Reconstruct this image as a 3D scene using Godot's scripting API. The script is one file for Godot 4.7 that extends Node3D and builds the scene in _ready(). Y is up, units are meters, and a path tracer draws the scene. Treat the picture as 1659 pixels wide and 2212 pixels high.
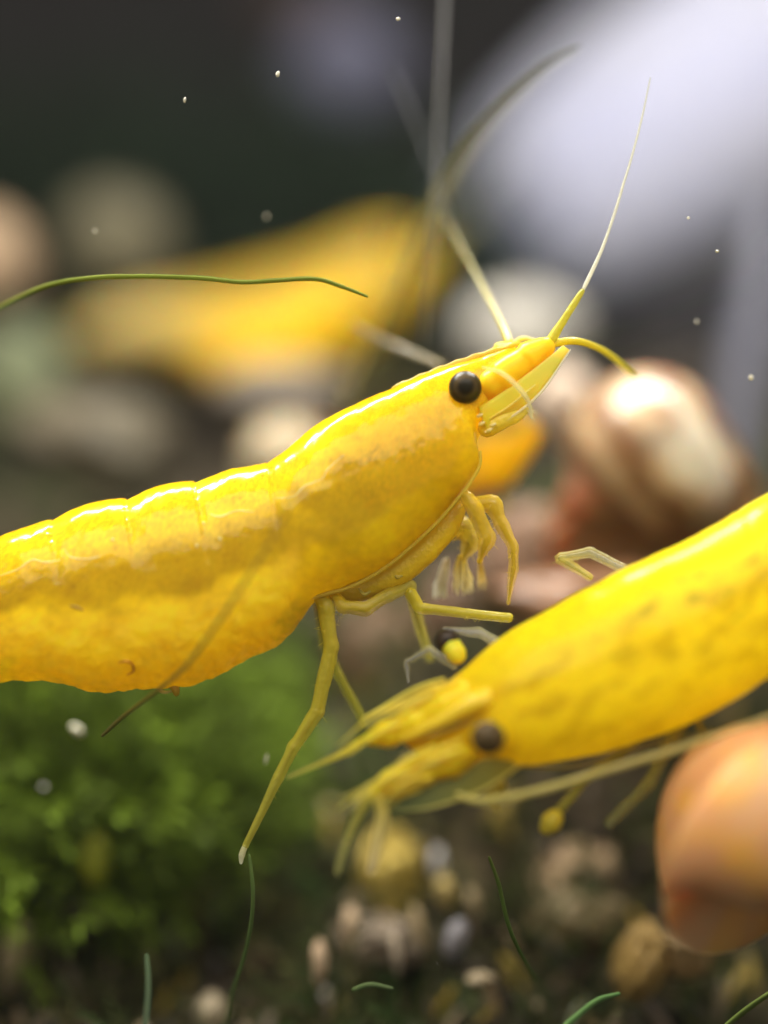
extends Node3D
# Macro view into an aquarium, built ten times life size: the sharp plane is z = 0, x runs right, y up, the camera looks along -z.
# Positions are given on a grid of 1659 x 2212 units over the frame at the sharp plane (one unit = K metres there).

const K := 0.25 / 1659.0
const D := 0.62          # camera to sharp plane
const Y0 := 0.2          # height of the middle of the picture

var fine := FastNoiseLite.new()
var names := {}
var rng := RandomNumberGenerator.new()

# ------------------------------------------------------------------ helpers
func numbered(called: String) -> String:
	if not names.has(called):
		names[called] = 0
		return called
	names[called] += 1
	return "%s_%03d" % [called, names[called]]

func tag(o: Node, label: String, category: String, group := "", kind := "") -> Node:
	o.set_meta("label", label)
	o.set_meta("category", category)
	if group: o.set_meta("group", group)
	if kind: o.set_meta("kind", kind)
	return o

func thing(called: String, label: String, category: String, at := Vector3.ZERO, group := "") -> Node3D:
	var o := Node3D.new()
	o.name = numbered(called)
	add_child(o)
	o.position = at
	tag(o, label, category, group)
	return o

func obj(called: String, mesh: Mesh, m: Material, parent: Node = self) -> MeshInstance3D:
	var o := MeshInstance3D.new()
	o.name = numbered(called) if parent == self else called
	o.mesh = mesh
	o.material_override = m
	parent.add_child(o, true)
	if parent is Node3D and parent != self:      # meshes are made in world places; keep them there
		var up := Vector3.ZERO
		var p := parent
		while p != self:
			up += (p as Node3D).position
			p = p.get_parent()
		o.position = -up
	return o

func P(x: float, y: float, z := 0.0) -> Vector3:          # the place at depth z behind / before grid point x, y
	var s := (D - z) / D
	return Vector3((x - 829.5) * K * s, Y0 - (y - 1106.0) * K * s, z)

func M(zc: float, x: float, y: float, zd := 0.0) -> Vector3:   # the same for a body whose middle is at zc; zd in grid units toward the camera
	var s := (D - zc) / D
	return Vector3((x - 829.5) * K * s, Y0 - (y - 1106.0) * K * s, zc + zd * K * s)

func lin(r: float, g: float, b: float, a := 1.0) -> Color:
	return Color(r, g, b, a)

func mixc(a: Color, b: Color, t: float) -> Color:
	return a.lerp(b, clampf(t, 0.0, 1.0))

func ss(a: float, b: float, x: float) -> float:
	return smoothstep(a, b, x)

func spline(p: Array, t: float):                          # Catmull-Rom through floats or vectors
	var n := p.size() - 1
	var f := clampf(t, 0.0, 1.0) * n
	var i := mini(int(f), n - 1)
	var u := f - i
	var p1 = p[i]
	var p2 = p[i + 1]
	var p0 = p[i - 1] if i > 0 else p1 * 2.0 - p2
	var p3 = p[i + 2] if i + 2 <= n else p2 * 2.0 - p1
	return (p1 * 2.0 + (p2 - p0) * u + (p0 * 2.0 - p1 * 5.0 + p2 * 4.0 - p3) * u * u + (p1 * 3.0 - p0 - p2 * 3.0 + p3) * u * u * u) * 0.5

func linear_at(p: Array, t: float) -> float:
	var n := p.size() - 1
	var f := clampf(t, 0.0, 1.0) * n
	var i := mini(int(f), n - 1)
	return lerpf(p[i], p[i + 1], f - i)

func commit(v: PackedVector3Array, c: PackedColorArray, ix: PackedInt32Array) -> ArrayMesh:
	var volume := 0.0                                      # wind every closed shape outward
	for t in range(0, ix.size(), 3):
		volume += v[ix[t]].dot(v[ix[t + 1]].cross(v[ix[t + 2]]) - Vector3.ZERO)
	var mid := Vector3.ZERO
	for p in v: mid += p
	mid /= v.size()
	volume = 0.0
	for t in range(0, ix.size(), 3):
		volume += (v[ix[t]] - mid).dot((v[ix[t + 1]] - mid).cross(v[ix[t + 2]] - mid))
	if volume > 0.0:
		for t in range(0, ix.size(), 3):
			var k := ix[t + 1]
			ix[t + 1] = ix[t + 2]
			ix[t + 2] = k
	var nn := PackedVector3Array()
	nn.resize(v.size())
	for t in range(0, ix.size(), 3):
		var a := v[ix[t]]
		var f := (v[ix[t + 2]] - a).cross(v[ix[t + 1]] - a)
		nn[ix[t]] += f
		nn[ix[t + 1]] += f
		nn[ix[t + 2]] += f
	for i in nn.size(): nn[i] = nn[i].normalized()
	var arrays := []
	arrays.resize(Mesh.ARRAY_MAX)
	arrays[Mesh.ARRAY_VERTEX] = v
	arrays[Mesh.ARRAY_NORMAL] = nn
	arrays[Mesh.ARRAY_COLOR] = c
	arrays[Mesh.ARRAY_INDEX] = ix
	var me := ArrayMesh.new()
	me.add_surface_from_arrays(Mesh.PRIMITIVE_TRIANGLES, arrays)
	return me

func grid_index(rows: int, cols: int, ix: PackedInt32Array, base := 0) -> void:   # rows of closed rings
	for i in rows - 1:
		for j in cols:
			var a := base + i * cols + j
			var b := base + i * cols + (j + 1) % cols
			ix.append_array([a, b, a + cols, b, b + cols, a + cols])

func join_tube(v: PackedVector3Array, c: PackedColorArray, ix: PackedInt32Array, pts: Array, radii: Array, c0: Color, c1: Color, sides := 8, per := 6, flat := 1.0, flat_dir := Vector3.BACK, rough := 0.0) -> void:
	var n := maxi((pts.size() - 1) * per, 2)
	var base := v.size()
	var last := Vector3.ZERO
	var length := 0.0
	for i in pts.size() - 1: length += (pts[i + 1] - pts[i]).length()
	length = maxf(length, 1e-6)
	var cap0: float = minf(radii[0] / length, 0.3)
	var cap1: float = minf(radii[radii.size() - 1] / length, 0.3)
	var ts := [0.0, cap0 * 0.08, cap0 * 0.35, 1.0 - cap1 * 0.35, 1.0 - cap1 * 0.08, 1.0]
	for i in n + 1:
		var t := float(i) / n
		if t >= cap0 * 0.8 and t <= 1.0 - cap1 * 0.8: ts.append(t)
	ts.sort()
	n = ts.size() - 1
	for i in n + 1:
		var t: float = ts[i]
		var p: Vector3 = spline(pts, t)
		var q: Vector3 = spline(pts, minf(t + 0.02, 1.0)) - spline(pts, maxf(t - 0.02, 0.0))
		q = q.normalized()
		var side := q.cross(flat_dir)
		if last == Vector3.ZERO:
			if side.length() < 0.1: side = q.cross(Vector3.UP)
		else:
			if side.length() < 0.2 or flat == 1.0: side = last - q * last.dot(q)
		side = side.normalized()
		last = side
		var up := side.cross(q).normalized()
		var r := linear_at(radii, t)
		var d := minf(t / maxf(cap0, 1e-6), (1.0 - t) / maxf(cap1, 1e-6))
		if d < 1.0: r *= maxf(sqrt(1.0 - (1.0 - d) * (1.0 - d)), 0.12)
		for j in sides:
			var a := TAU * j / sides
			var w := 1.0
			if rough > 0.0: w += rough * fine.get_noise_3d(p.x * 9000.0 + 40.0 * cos(a), p.y * 9000.0 + 40.0 * sin(a), p.z * 9000.0)
			v.append(p + (side * cos(a) + up * sin(a) * flat) * r * w)
			c.append(c0.lerp(c1, t))
	grid_index(n + 1, sides, ix, base)
	for e in [0, n]:
		v.append(spline(pts, float(e) / n))
		c.append(c0 if e == 0 else c1)
		for j in sides:
			var a: int = base + e * sides + j
			var b: int = base + e * sides + (j + 1) % sides
			ix.append_array([v.size() - 1, b, a] if e == 0 else [v.size() - 1, a, b])

func tube(pts: Array, radii: Array, c0: Color, c1: Color, sides := 8, per := 6, flat := 1.0, flat_dir := Vector3.BACK, rough := 0.0) -> ArrayMesh:
	var v := PackedVector3Array()
	var c := PackedColorArray()
	var ix := PackedInt32Array()
	join_tube(v, c, ix, pts, radii, c0, c1, sides, per, flat, flat_dir, rough)
	return commit(v, c, ix)

func limb(zc: float, pts: Array, radii: Array, c0: Color, c1: Color, sides := 10, per := 6, rough := 0.12) -> ArrayMesh:
	# points are [x, y, zd]; radii in grid units
	var w := []
	for p in pts: w.append(M(zc, p[0], p[1], p[2]))
	var r := []
	for x in radii: r.append(x * K * (D - zc) / D)
	c0 = Color(pow(c0.r, 0.7), pow(c0.g, 0.66), pow(c0.b, 0.85), c0.a)      # wet, light-filled limbs
	c1 = Color(pow(c1.r, 0.7), pow(c1.g, 0.66), pow(c1.b, 0.85), c1.a)
	return tube(w, r, c0, c1, sides, per, 1.0, Vector3.BACK, rough)

func jointed(zc: float, pts: Array, radii: Array, c0: Color, c1: Color, core := true) -> ArrayMesh:
	# a leg of straight segments: knots are doubled so that it bends only at its joints, which swell a little
	var q := []
	var r := []
	for i in pts.size():
		var p := Vector3(pts[i][0], pts[i][1], pts[i][2])
		if i > 0:
			var b := Vector3(pts[i - 1][0], pts[i - 1][1], pts[i - 1][2])
			q.append(p.lerp(b, 0.5)); r.append(lerpf(radii[i], radii[i - 1], 0.5) * 0.97)
			q.append(p.lerp(b, minf(0.3, 14.0 / maxf(p.distance_to(b), 1.0)))); r.append(radii[i] * 0.97)
		q.append(p); r.append(radii[i] * (1.06 if i > 0 and i < pts.size() - 1 else 1.0))
		if i < pts.size() - 1:
			var f := Vector3(pts[i + 1][0], pts[i + 1][1], pts[i + 1][2])
			q.append(p.lerp(f, minf(0.3, 14.0 / maxf(p.distance_to(f), 1.0)))); r.append(radii[i] * 0.98)
	var v := PackedVector3Array()
	var c := PackedColorArray()
	var ix := PackedInt32Array()
	var k := K * (D - zc) / D
	var w := []
	var ro := []
	var ri := []
	for m in q.size():
		w.append(M(zc, q[m].x, q[m].y, q[m].z))
		ro.append(r[m] * k * (0.88 if core else 1.0))
		ri.append(r[m] * k * 0.36)
	var b0 := Color(pow(c0.r, 0.7), pow(c0.g, 0.66), pow(c0.b, 0.85), c0.a * 0.50)      # wet, light-filled skin over a darker core
	var b1 := Color(pow(c1.r, 0.7), pow(c1.g, 0.66), pow(c1.b, 0.85), c1.a * 0.44)
	join_tube(v, c, ix, w, ro, b0, b1, 12, 3, 1.0, Vector3.BACK, 0.18)
	if not core:
		b0 = Color(pow(c0.r, 0.7), pow(c0.g, 0.8), c0.b)
		b1 = Color(pow(c1.r, 0.7), pow(c1.g, 0.8), c1.b)
		v.clear(); c.clear(); ix.clear()
		join_tube(v, c, ix, w, ro, b0, b1, 14, 3, 1.0, Vector3.BACK, 0.14)
		return commit(v, c, ix)
	join_tube(v, c, ix, w, ri, Color(c0.r * 0.48, c0.g * 0.50, c0.b, c0.a), Color(c1.r * 0.42, c1.g * 0.48, c1.b, c1.a), 8, 3, 1.0, Vector3.BACK, 0.4)
	for h in int(w.size() * 1.5):
		var t := rng.randf_range(0.1, 0.95)
		var p: Vector3 = spline(w, t)
		var e := p + Vector3(rng.randf_range(-1, 1), rng.randf_range(-1, 0.3), rng.randf_range(-0.3, 1)).normalized() * linear_at(ro, t) * rng.randf_range(1.5, 2.1)
		join_tube(v, c, ix, [p, e], [0.9 * k, 0.4 * k], b0, b1, 4, 2)
	return commit(v, c, ix)

func pebble_mesh(seed_: int, rx: float, ry: float, rz: float, bump: float, freq: float, shade: Callable, at := Vector3.ZERO, rows := 22, cols := 32, turn := Basis(), grain := Vector3.ONE) -> ArrayMesh:
	var n := FastNoiseLite.new()
	n.seed = seed_
	n.frequency = freq
	n.fractal_octaves = 4
	var v := PackedVector3Array()
	var c := PackedColorArray()
	var ix := PackedInt32Array()
	for i in rows + 1:
		var th := PI * (i + 0.02) / (rows + 0.04)
		for j in cols:
			var ph := TAU * j / cols
			var u := Vector3(sin(th) * cos(ph), cos(th), sin(th) * sin(ph))
			var d := 1.0 + bump * n.get_noise_3dv(u * grain * 10.0)
			v.append(turn * (Vector3(u.x * rx, u.y * ry, u.z * rz) * d) + at)
			c.append(shade.call(u, n.get_noise_3dv(u * grain * 24.0 + Vector3(50, 0, 0)), n.get_noise_3dv(u * grain * 70.0)))
	grid_index(rows + 1, cols, ix)
	return commit(v, c, ix)

# ------------------------------------------------------------------ materials
func noise_tex(seed_: int, freq: float, octaves: int, type := FastNoiseLite.TYPE_SIMPLEX_SMOOTH) -> NoiseTexture2D:
	var n := FastNoiseLite.new()
	n.seed = seed_
	n.noise_type = type
	n.frequency = freq
	n.fractal_octaves = octaves
	var t := NoiseTexture2D.new()
	t.width = 512
	t.height = 512
	t.seamless = true
	t.noise = n
	return t

func mat(rough: float, spec := 0.5, blended := false) -> StandardMaterial3D:
	var m := StandardMaterial3D.new()
	m.vertex_color_use_as_albedo = true
	m.roughness = rough
	m.metallic_specular = spec
	if blended: m.transparency = BaseMaterial3D.TRANSPARENCY_ALPHA
	return m

func relief(m: StandardMaterial3D, t: Texture2D, scale: float, depth_cm: float) -> StandardMaterial3D:
	m.heightmap_enabled = true
	m.heightmap_texture = t
	m.heightmap_scale = depth_cm
	m.uv1_triplanar = true
	m.uv1_scale = Vector3.ONE * scale
	return m

var m_shell: StandardMaterial3D
var m_shell_soft: StandardMaterial3D
var m_shell_smooth: StandardMaterial3D
var m_limb: StandardMaterial3D
var m_clear: StandardMaterial3D
var m_eye: StandardMaterial3D
var m_wet: StandardMaterial3D
var m_stone: StandardMaterial3D
var m_soil: StandardMaterial3D
var m_plant: StandardMaterial3D
var m_snail: StandardMaterial3D
var m_snail_thin: StandardMaterial3D

func materials() -> void:
	m_shell = relief(mat(0.13, 0.42), noise_tex(5, 0.018, 4), 9.0, 0.022)
	m_shell.subsurf_scatter_enabled = true
	m_shell.subsurf_scatter_strength = 0.4
	m_shell.backlight_enabled = true
	m_shell.backlight = Color(1.0, 1.0, 1.0)
	m_shell_smooth = m_shell.duplicate()
	m_shell_smooth.heightmap_scale = 0.006
	m_shell_smooth.roughness = 0.24
	m_shell_smooth.metallic_specular = 0.3
	m_shell_soft = mat(0.35, 0.3)
	m_shell_soft.backlight_enabled = true
	m_shell_soft.backlight = Color(0.7, 0.7, 0.7)
	m_shell_soft.subsurf_scatter_enabled = true
	m_shell_soft.subsurf_scatter_strength = 0.5
	m_limb = relief(mat(0.3, 0.5, true), noise_tex(8, 0.03, 3), 30.0, 0.03)
	m_limb.backlight_enabled = true
	m_limb.backlight = Color(0.8, 0.8, 0.8)
	m_clear = mat(0.3, 0.5, true)
	m_eye = mat(0.35, 0.3)
	m_wet = mat(0.35, 0.5)
	m_stone = relief(mat(0.55, 0.4), noise_tex(11, 0.03, 5), 14.0, 0.12)
	m_soil = relief(mat(0.85, 0.25), noise_tex(12, 0.03, 5), 9.0, 0.3)
	m_plant = mat(0.8, 0.2)
	m_plant.backlight_enabled = true
	m_plant.backlight = Color(0.5, 0.5, 0.4)
	m_snail_thin = mat(0.25, 0.4)
	m_snail_thin.backlight_enabled = true
	m_snail_thin.backlight = Color(1, 1, 1)
	m_snail = mat(0.38, 0.35)
	m_snail.subsurf_scatter_enabled = true
	m_snail.subsurf_scatter_strength = 0.35
	m_snail.clearcoat_enabled = true
	m_snail.clearcoat = 0.12
	m_snail.clearcoat_roughness = 0.25

# ------------------------------------------------------------------ shrimp bodies
# station: [top x, top y, bottom x, bottom y, half width, middle depth], all in grid units
func body_mesh(zc: float, st: Array, nu: int, nv: int, shape: Callable, shade: Callable, skin := []) -> ArrayMesh:
	var tops := []
	var bots := []
	var wide := []
	var deep := []
	for s in st:
		tops.append(Vector2(s[0], s[1]))
		bots.append(Vector2(s[2], s[3]))
		wide.append(float(s[4]))
		deep.append(float(s[5]) if s.size() > 5 else 0.0)
	var v := PackedVector3Array()
	var c := PackedColorArray()
	var ix := PackedInt32Array()
	for i in nu + 1:
		var t := float(i) / nu
		var u := t * (st.size() - 1)
		var top: Vector2 = spline(tops, t)
		var bot: Vector2 = spline(bots, t)
		var mid := (top + bot) / 2.0
		var half := (top - bot) / 2.0
		var w: float = maxf(spline(wide, t), 1.0)
		var z: float = spline(deep, t)
		var hl := maxf(half.length(), 0.5)
		for j in nv:
			var a := TAU * j / nv
			var ca := cos(a)
			var sa := sin(a)
			var zz := signf(sa) * pow(absf(sa), 0.86) * w * (1.0 - 0.2 * ca)
			var q := mid + half * ca
			var n2 := Vector2(ca / hl, sa / w).normalized()
			var d: float = shape.call(u, a, q)
			q += half / hl * n2.x * d
			zz += n2.y * d
			if skin.size() == 2 and sa > 0.0:
				skin[0].append(q)
				skin[1].append(z + zz)
			v.append(M(zc, q.x, q.y, z + zz))
			c.append(shade.call(u, a, q))
	grid_index(nu + 1, nv, ix)
	for e in [0, nu]:
		var m := Vector3.ZERO
		for j in nv: m += v[e * nv + j]
		v.append(m / nv)
		c.append(c[e * nv])
		for j in nv:
			var a: int = e * nv + j
			var b: int = e * nv + (j + 1) % nv
			ix.append_array([v.size() - 1, b, a] if e == 0 else [v.size() - 1, a, b])
	return commit(v, c, ix)

func skin_depth(skin: Array, x: float, y: float) -> float:
	var best := 1e9
	var z := 0.0
	var at := Vector2(x, y)
	for i in skin[0].size():
		var d := at.distance_squared_to(skin[0][i])
		if d < best:
			best = d
			z = skin[1][i]
	return z

func on_skin(zc: float, skin: Array, pts: Array, r: Array, c0: Color, c1: Color, lift := 0.0, wob := 0.0) -> ArrayMesh:
	var q := []
	for i in pts.size():
		var x: float = pts[i][0]
		var y: float = pts[i][1] + wob * fine.get_noise_2d(pts[i][0] * 5.0, 7.0)
		q.append([x, y, skin_depth(skin, x, y) + lift])
	return limb(zc, q, r, c0, c1, 6, 8, 0.3)

func plate(zc: float, upper: Array, lower: Array, z0: float, z1: float, thick: float, c0: Color, c1: Color) -> ArrayMesh:
	# a thin leaf-shaped plate (antennal scale, tail fan) between two edges, given from root to tip
	var st := []
	for i in upper.size():
		var t := float(i) / (upper.size() - 1)
		st.append([upper[i][0], upper[i][1], lower[i][0], lower[i][1], thick * (1.0 - 0.6 * t), lerpf(z0, z1, t)])
	return body_mesh(zc, st, 24, 16, func(_u, _a, _q): return 0.0, func(u, a, _q): return mixc(c0, c1, u / (upper.size() - 1)))

func bristles(zc: float, root: Vector3, toward: Vector3, spread: float, n: int, r: float, c0: Color, c1: Color) -> ArrayMesh:
	var v := PackedVector3Array()
	var c := PackedColorArray()
	var ix := PackedInt32Array()
	for i in n:
		var e := toward + Vector3(rng.randf_range(-1, 1), rng.randf_range(-1, 1), rng.randf_range(-1, 1)) * spread
		var b := root + Vector3(rng.randf_range(-1, 1), rng.randf_range(-1, 1), rng.randf_range(-1, 1)) * spread * 0.3
		var m := (b + e) / 2.0 + Vector3(rng.randf_range(-1, 1), rng.randf_range(-1, 1), 0) * spread * 0.2
		join_tube(v, c, ix, [M(zc, b.x, b.y, b.z), M(zc, m.x, m.y, m.z), M(zc, e.x, e.y, e.z)], [r * K, r * 0.8 * K, r * 0.3 * K], c0, c1, 5, 2)
	return commit(v, c, ix)

func eye_on(parent: Node, zc: float, x: float, y: float, zd: float, r: float, stalk: Array, dark: Color, ring: Color, stalk_color: Color) -> void:
	var s := (D - zc) / D * K
	var st := obj("eyestalk", limb(zc, [stalk, [lerpf(stalk[0], x, 0.6), lerpf(stalk[1], y, 0.6), lerpf(stalk[2], zd, 0.6)], [x, y, zd - r * 0.35]], [r * 0.8, r * 0.85, r * 0.95], stalk_color, stalk_color, 14), m_shell_soft, parent)
	var e := obj("eye", pebble_mesh(4, r * s, r * s, r * s, 0.0, 0.05,
		func(u, a, _b): return mixc(dark, ring, ss(0.62, 0.70, u.z) * (1.0 - ss(0.84, 0.92, u.z)) * 0.6 + 0.15 * a), M(zc, x, y, zd), 36, 48), m_eye, parent)

# ------------------------------------------------------------------ the shrimp in focus
const YELLOW := Color(0.93, 0.60, 0.012)
const AMBER := Color(0.86, 0.40, 0.008)
const OCHRE := Color(0.29, 0.165, 0.005)
const OLIVE := Color(0.30, 0.25, 0.012)
const EGGS := Color(1.0, 0.60, 0.025)
const LIMB := Color(0.70, 0.52, 0.04)

func pigment(c: Color) -> Color:      # light passes the clear shell more than once, so each pass takes only part of the colour
	return Color(pow(clampf(c.r, 0, 1), 0.5), pow(clampf(c.g, 0, 1), 0.56), pow(c.b, 0.9))

func main_shrimp() -> void:
	var zc := 0.0
	var t := thing("shrimp", "sharp yellow shrimp with a round black eye perched over green moss", "shrimp", M(zc, 640, 1500), "yellow shrimps")
	var st := [
		[-560, 1640, -530, 1700, 14], [-520, 1530, -450, 1690, 50], [-420, 1400, -330, 1640, 85], [-260, 1272, -180, 1570, 108], [-110, 1203, -60, 1500, 124],
		[0, 1163, 22, 1474, 136], [110, 1124, 128, 1470, 150], [190, 1094, 220, 1496, 160], [272, 1078, 310, 1491, 166], [345, 1054, 388, 1478, 166],
		[420, 1041, 462, 1463, 166], [490, 1021, 535, 1428, 162], [546, 1011, 600, 1391, 157], [578, 1000, 646, 1346, 153], [622, 968, 684, 1296, 152],
		[680, 920, 745, 1268, 150], [740, 886, 812, 1238, 150], [800, 858, 882, 1188, 146], [850, 838, 950, 1122, 138], [900, 816, 1000, 1062, 122],
		[945, 798, 1035, 1003, 104], [985, 786, 1029, 962, 86], [1020, 777, 1038, 938, 70], [1046, 768, 1056, 915, 56], [1074, 760, 1082, 880, 42], [1104, 752, 1110, 842, 24], [1122, 752, 1126, 800, 8]]
	var joints := [-0.5, 1.2, 3.0, 4.6, 6.0, 8.0, 10.0, 13.0]
	var skin := [PackedVector2Array(), PackedFloat32Array()]
	var shape := func(u: float, a: float, q: Vector2) -> float:
		var v := (1.0 - cos(a)) / 2.0
		var d := fine.get_noise_2d(q.x * 0.9, q.y * 0.9) * 2.5
		if u < 13.0:
			var lean := u - 0.35 * sin(a) * sin(a)         # the rear rims of the rings curve round the flank
			for k in joints.size() - 1:
				if lean >= joints[k] and lean < joints[k + 1]:
					var f: float = (lean - joints[k]) / (joints[k + 1] - joints[k])
					d += (9.0 * pow(4.0 * f * (1.0 - f), 0.4) - 6.0 + 5.0 * f) * (1.0 - ss(0.12, 0.55, v))
			# lower plates bulge over the brood of eggs
			d += 5.0 * sin(u * 2.1 + 1.0) * ss(0.8, 1.0, v)
			d += 5.0 * fine.get_noise_2d(q.x * 1.7 + 300.0, q.y * 1.7) * ss(0.5, 0.8, v)
		if u > 18.0:
			d += 4.0 * ss(18.0, 19.5, u) * ss(0.35, 0.5, v) * (1.0 - ss(0.6, 0.8, v))
		return d
	var shade := func(u: float, a: float, q: Vector2) -> Color:
		var v := (1.0 - cos(a)) / 2.0
		var n1 := fine.get_noise_2d(q.x * 0.6, q.y * 0.9)
		var n2 := fine.get_noise_2d(q.x * 3.0 + 90.0, q.y * 4.2)
		var n3 := fine.get_noise_2d(q.x * 11.0, q.y * 14.0)
		var col := YELLOW
		col = mixc(col, AMBER, (1.0 - ss(0.03, 0.24, v + 0.07 * n2)) * (0.8 + 0.6 * n1))
		var lean := u - 0.35 * sin(a) * sin(a)
		for k in joints.size() - 1:
			if lean >= joints[k] and lean < joints[k + 1]:
				var f: float = (lean - joints[k]) / (joints[k + 1] - joints[k])
				col = mixc(col, Color(1.0, 0.74, 0.02), (1.0 - ss(0.02, 0.3, f + 0.15 * n2)) * (1.0 - ss(0.2, 0.42, v)) * 0.9)
				col = mixc(col, Color(0.50, 0.25, 0.005), ss(0.93, 0.99, f) * (1.0 - ss(0.25, 0.4, v)) * 0.6)
		col = mixc(col, Color(0.34, 0.20, 0.005), ss(0.20, 0.36, v + 0.07 * n1) * (1.0 - ss(0.44, 0.60, v + 0.08 * n1 - 0.014 * (u - 6.0))))
		col = mixc(col, EGGS, ss(0.5, 0.66, v + 0.05 * n1))
		col = mixc(col, Color(0.80, 0.40, 0.010), ss(0.74, 0.97, v + 0.2 * n1 + 0.12 * n2) * 0.7)
		col = mixc(col, Color(0.50, 0.44, 0.01), (1.0 - ss(4.6, 6.4, u + n1)) * ss(0.72, 0.9, v + 0.1 * n1))
		col = mixc(col, OLIVE, ss(11.6, 12.6, u + 0.4 * n2) * ss(0.80, 0.9, v) * (0.8 + 0.5 * n2))
		var col2 := YELLOW
		col2 = mixc(col2, AMBER, (1.0 - ss(0.0, 0.20, v)) * 0.6)
		col2 = mixc(col2, OCHRE, ss(0.2, 0.44, v + 0.2 * n1) * (1.0 - ss(18.6, 20.6, u)) * (0.85 + 0.5 * n1))
		col2 = mixc(col2, YELLOW, ss(0.62, 0.84, v + 0.14 * n1) * (1.0 - ss(16.5, 18.8, u)) * 0.85)
		col2 = mixc(col2, OLIVE, ss(19.3, 20.6, u) * (1.0 - ss(21.0, 21.6, u)) * ss(0.62, 0.85, v) * 0.5)
		col2 = mixc(col2, OLIVE, ss(0.12, 0.18, v) * (1.0 - ss(0.24, 0.36, v)) * ss(15.4, 16.4, u) * (1.0 - ss(18.2, 19.2, u)) * (0.3 + 0.5 * n2 + 0.7 * n3))
		col2 = mixc(col2, Color(0.60, 0.29, 0.005), clampf(n3 * 2.6 + 0.3, 0, 1) * ss(14.6, 17.0, u) * (1.0 - ss(0.62, 0.8, v)) * 0.95)
		col = mixc(col, col2, ss(12.9, 14.2, u + 0.5 * n1))
		var grain := 1.0 + 0.5 * n3 * (1.0 - ss(0.25, 0.6, v)) + 0.10 * n3 + 0.24 * n2 + 0.3 * n1
		return pigment(Color(col.r * grain, col.g * grain * (1.0 + 0.06 * n1), col.b))
	obj("body", body_mesh(zc, st, 460, 220, shape, shade, skin), m_shell, t)
	# organs that darken the light coming through the shell
	obj("gut", limb(zc, [[960, 930, 0], [900, 985, 10], [820, 1040, 24], [740, 1090, 24], [660, 1130, 10], [560, 1150, 0], [420, 1180, 0], [260, 1220, 0], [80, 1260, 0], [-120, 1330, 0]], [16, 52, 82, 84, 62, 46, 42, 40, 34, 22], Color(0.34, 0.20, 0.015), Color(0.34, 0.22, 0.015), 16, 8, 0.4), m_shell_soft, t)

	# tail fan (out of the picture on the left)
	for k in 5:
		var y := 1690.0 + (k - 2) * 46.0
		obj("tail_fan", plate(zc, [[-530, 1668 + k * 4], [-600, y - 26], [-700, y - 20 + (k - 2) * 20], [-740, y + 6 + (k - 2) * 26]], [[-525, 1676 + k * 4], [-600, y + 22], [-690, y + 32 + (k - 2) * 20], [-738, y + 14 + (k - 2) * 26]], (k - 2) * 22.0, (k - 2) * 50.0, 7, Color(YELLOW, 0.8), Color(LIMB, 0.5)), m_limb, t)

	# rostrum: a thin toothed blade over the eyes
	var edge := []
	var under := []
	for i in 15:
		var f := i / 14.0
		var x := lerpf(846, 1124, f)
		var y := lerpf(836, 738, f) - 7.0 * sin(f * PI)
		edge.append([x, y - (3.0 if i % 2 else 0.0)])
		under.append([x + 4, y + lerpf(26, 6, f)])
	obj("rostrum", plate(zc, edge, under, 0, 0, 9, Color(0.50, 0.36, 0.012, 0.9), Color(0.75, 0.5, 0.02, 0.95)), m_limb, t)

	eye_on(t, zc, 1001, 843, 92, 35, [985, 858, 40], Color(0.018, 0.012, 0.006), Color(0.10, 0.065, 0.02), YELLOW)
	eye_on(t, zc, 1004, 836, -88, 33, [985, 855, -40], Color(0.018, 0.012, 0.006), Color(0.10, 0.065, 0.02), YELLOW)

	# antennules: thick three-jointed stems with whips
	for s in [[[[1030, 858, 34], [1085, 818, 44], [1140, 776, 44], [1192, 742, 40]], [40, 37, 32, 22]], [[[1040, 812, -40], [1070, 786, -50], [1096, 760, -52], [1112, 736, -52]], [34, 33, 29, 20]]]:
		var a := obj("antennule", jointed(zc, s[0], s[1], YELLOW, Color(0.92, 0.62, 0.02), false), m_shell_soft, t)
	obj("whip", limb(zc, [[1180, 750, 40], [1216, 692, 44], [1256, 630, 48]], [11, 8, 6], Color(0.6, 0.47, 0.02, 0.95), Color(0.5, 0.42, 0.04, 0.85), 8, 8, 0.2), m_limb, t)
	obj("whip", limb(zc, [[1254, 633, 48], [1300, 530, 55], [1340, 405, 64], [1372, 290, 72], [1394, 185, 80]], [4.5, 3.4, 2.8, 2.2, 1.4], Color(0.8, 0.76, 0.66, 0.85), Color(0.45, 0.42, 0.36, 0.55), 7, 8, 0.3), m_limb, t)
	obj("whip", limb(zc, [[1186, 746, 38], [1246, 738, 10], [1318, 754, -80], [1405, 800, -220]], [9, 8, 7, 6], Color(0.85, 0.6, 0.02, 1.0), Color(0.5, 0.42, 0.03, 0.9), 8, 8, 0.1), m_limb, t)
	obj("whip", limb(zc, [[1106, 742, -52], [1092, 690, -120], [1064, 610, -230], [1006, 460, -420], [964, 360, -560]], [10, 8, 6, 3, 1.5], Color(0.6, 0.45, 0.02, 0.95), Color(0.3, 0.27, 0.1, 0.2), 8, 8, 0.1), m_limb, t)
	obj("whip", limb(zc, [[1112, 738, -52], [1136, 726, -60], [1172, 732, -70]], [6, 5, 3], Color(0.8, 0.55, 0.02, 0.9), Color(0.8, 0.6, 0.1, 0.6), 8, 6), m_limb, t)

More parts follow.
